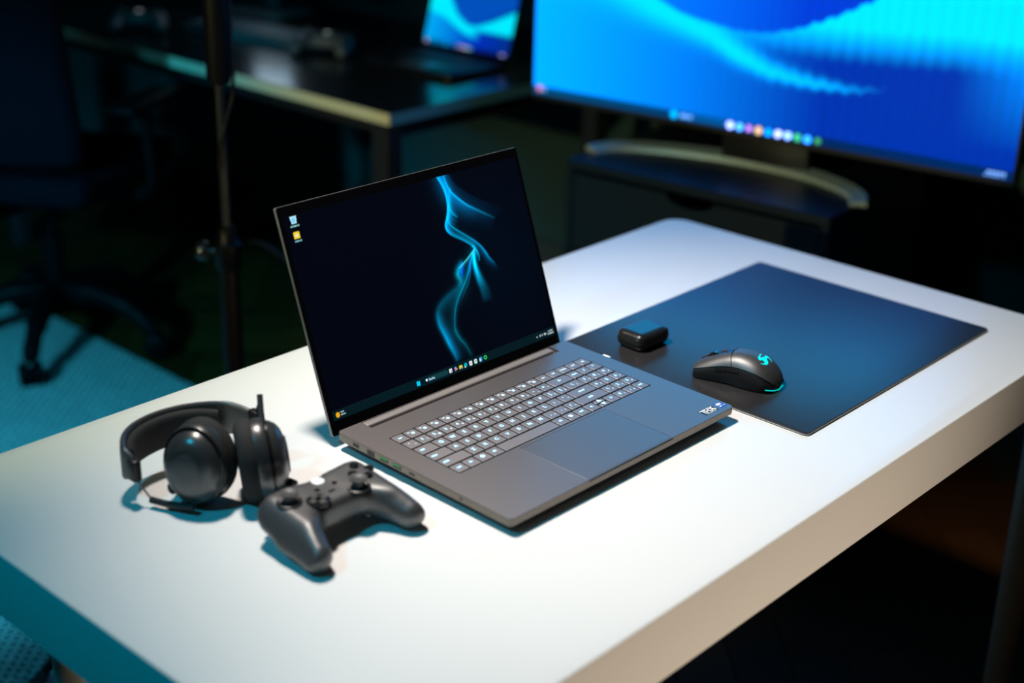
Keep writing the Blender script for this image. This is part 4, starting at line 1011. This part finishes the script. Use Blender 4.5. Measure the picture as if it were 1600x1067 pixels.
link('upper_sleeve', lathe([(0.008, 0.945), (0.020, 0.950), (0.0215, 0.96), (0.0215, 1.60), (0.018, 1.61), (0.008, 1.612)], 24), 'stand_black', ls)
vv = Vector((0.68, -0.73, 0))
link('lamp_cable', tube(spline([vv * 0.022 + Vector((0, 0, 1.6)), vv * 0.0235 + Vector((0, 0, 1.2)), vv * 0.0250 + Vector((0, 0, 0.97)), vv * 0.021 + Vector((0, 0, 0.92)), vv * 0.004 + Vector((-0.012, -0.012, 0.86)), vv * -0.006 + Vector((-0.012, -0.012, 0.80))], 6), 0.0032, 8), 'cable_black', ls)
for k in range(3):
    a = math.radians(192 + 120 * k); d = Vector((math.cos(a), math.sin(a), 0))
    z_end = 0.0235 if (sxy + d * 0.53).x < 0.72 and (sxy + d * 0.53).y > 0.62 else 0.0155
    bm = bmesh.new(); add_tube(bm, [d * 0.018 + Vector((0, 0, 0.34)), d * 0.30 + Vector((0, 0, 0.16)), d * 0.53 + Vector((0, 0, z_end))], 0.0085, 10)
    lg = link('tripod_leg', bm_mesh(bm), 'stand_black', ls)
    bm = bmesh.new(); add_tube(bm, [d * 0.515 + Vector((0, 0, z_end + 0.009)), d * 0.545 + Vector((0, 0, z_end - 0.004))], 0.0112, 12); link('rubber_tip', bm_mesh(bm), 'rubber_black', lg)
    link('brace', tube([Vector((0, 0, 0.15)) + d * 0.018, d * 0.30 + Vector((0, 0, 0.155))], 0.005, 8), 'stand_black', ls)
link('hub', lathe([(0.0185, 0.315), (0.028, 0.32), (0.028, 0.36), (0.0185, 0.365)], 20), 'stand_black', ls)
cb = link('extension_cable', tube(spline([(0.358, 0.995, 0.655), (0.385, 0.985, 0.645), (0.44, 0.95, 0.585), (0.52, 0.90, 0.46), (0.60, 0.86, 0.26), (0.70, 0.84, 0.10), (0.79, 0.85, 0.013), (0.88, 0.95, 0.0055), (0.98, 1.02, 0.0055)], 8), 0.0048, 8), 'cable_black')
tag(cb, 'thin dark cable running from the light stand clamp down behind the laptop', 'cable')

# ================================================================== office chair
ch = empty('office_chair', 'dark office chair on casters standing on the woven rug', 'chair', (0.648, 2.21, 0.008))
for k in range(5):
    a = math.radians(224 + 72 * k); d = Vector((math.cos(a), math.sin(a), 0))
    bm = bmesh.new(); add_tube(bm, spline([d * 0.02 + Vector((0, 0, 0.145)), d * 0.10 + Vector((0, 0, 0.150)), d * 0.20 + Vector((0, 0, 0.125)), d * 0.265 + Vector((0, 0, 0.078)), d * 0.282 + Vector((0, 0, 0.066))], 5), [0.030] * 6 + [0.027] * 5 + [0.022] * 5 + [0.018] * 4 + [0.016], 12)
    lg = link('base_leg', bm_mesh(bm, deg=60), 'chair_plastic', ch)
    Mc = Matrix.Translation(d * 0.282 + Vector((0, 0, 0.031))) @ Matrix.Rotation(a + 0.4, 4, 'Z') @ Matrix.Rotation(PI / 2, 4, 'X')
    link('caster', lathe([(0, -0.029), (0.024, -0.029), (0.031, -0.025), (0.031, -0.006), (0.020, -0.004), (0.020, 0.004), (0.031, 0.006), (0.031, 0.025), (0.024, 0.029), (0, 0.029)], 24, M=Mc), 'chair_plastic', lg)
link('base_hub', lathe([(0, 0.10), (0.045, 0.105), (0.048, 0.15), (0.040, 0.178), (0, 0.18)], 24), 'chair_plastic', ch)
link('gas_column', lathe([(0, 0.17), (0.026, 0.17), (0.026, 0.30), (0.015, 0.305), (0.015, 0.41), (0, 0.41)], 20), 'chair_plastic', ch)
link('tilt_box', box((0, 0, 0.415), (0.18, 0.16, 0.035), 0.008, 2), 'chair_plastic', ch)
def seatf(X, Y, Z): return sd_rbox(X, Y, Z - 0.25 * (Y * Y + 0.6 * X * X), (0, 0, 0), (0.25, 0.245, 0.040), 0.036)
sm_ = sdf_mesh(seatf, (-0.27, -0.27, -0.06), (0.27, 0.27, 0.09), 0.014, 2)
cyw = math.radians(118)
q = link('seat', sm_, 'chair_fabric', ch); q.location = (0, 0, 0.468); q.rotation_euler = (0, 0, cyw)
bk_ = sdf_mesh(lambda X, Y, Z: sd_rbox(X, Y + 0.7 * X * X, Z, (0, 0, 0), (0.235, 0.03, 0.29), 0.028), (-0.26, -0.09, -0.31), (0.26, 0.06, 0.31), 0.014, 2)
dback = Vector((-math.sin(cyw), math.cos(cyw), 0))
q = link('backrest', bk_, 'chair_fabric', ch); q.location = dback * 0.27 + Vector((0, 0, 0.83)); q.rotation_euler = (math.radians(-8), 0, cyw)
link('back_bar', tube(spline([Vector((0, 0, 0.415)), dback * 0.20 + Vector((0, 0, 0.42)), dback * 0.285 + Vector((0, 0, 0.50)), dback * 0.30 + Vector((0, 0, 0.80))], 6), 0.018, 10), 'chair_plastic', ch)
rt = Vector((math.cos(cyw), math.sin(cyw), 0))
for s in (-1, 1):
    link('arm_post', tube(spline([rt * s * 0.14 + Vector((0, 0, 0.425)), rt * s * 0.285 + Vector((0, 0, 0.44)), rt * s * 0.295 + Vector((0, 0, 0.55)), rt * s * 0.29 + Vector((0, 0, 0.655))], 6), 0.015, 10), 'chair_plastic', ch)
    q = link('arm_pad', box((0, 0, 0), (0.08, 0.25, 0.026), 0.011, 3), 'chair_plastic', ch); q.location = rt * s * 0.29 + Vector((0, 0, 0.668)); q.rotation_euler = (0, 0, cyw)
bpy.context.view_layer.update()
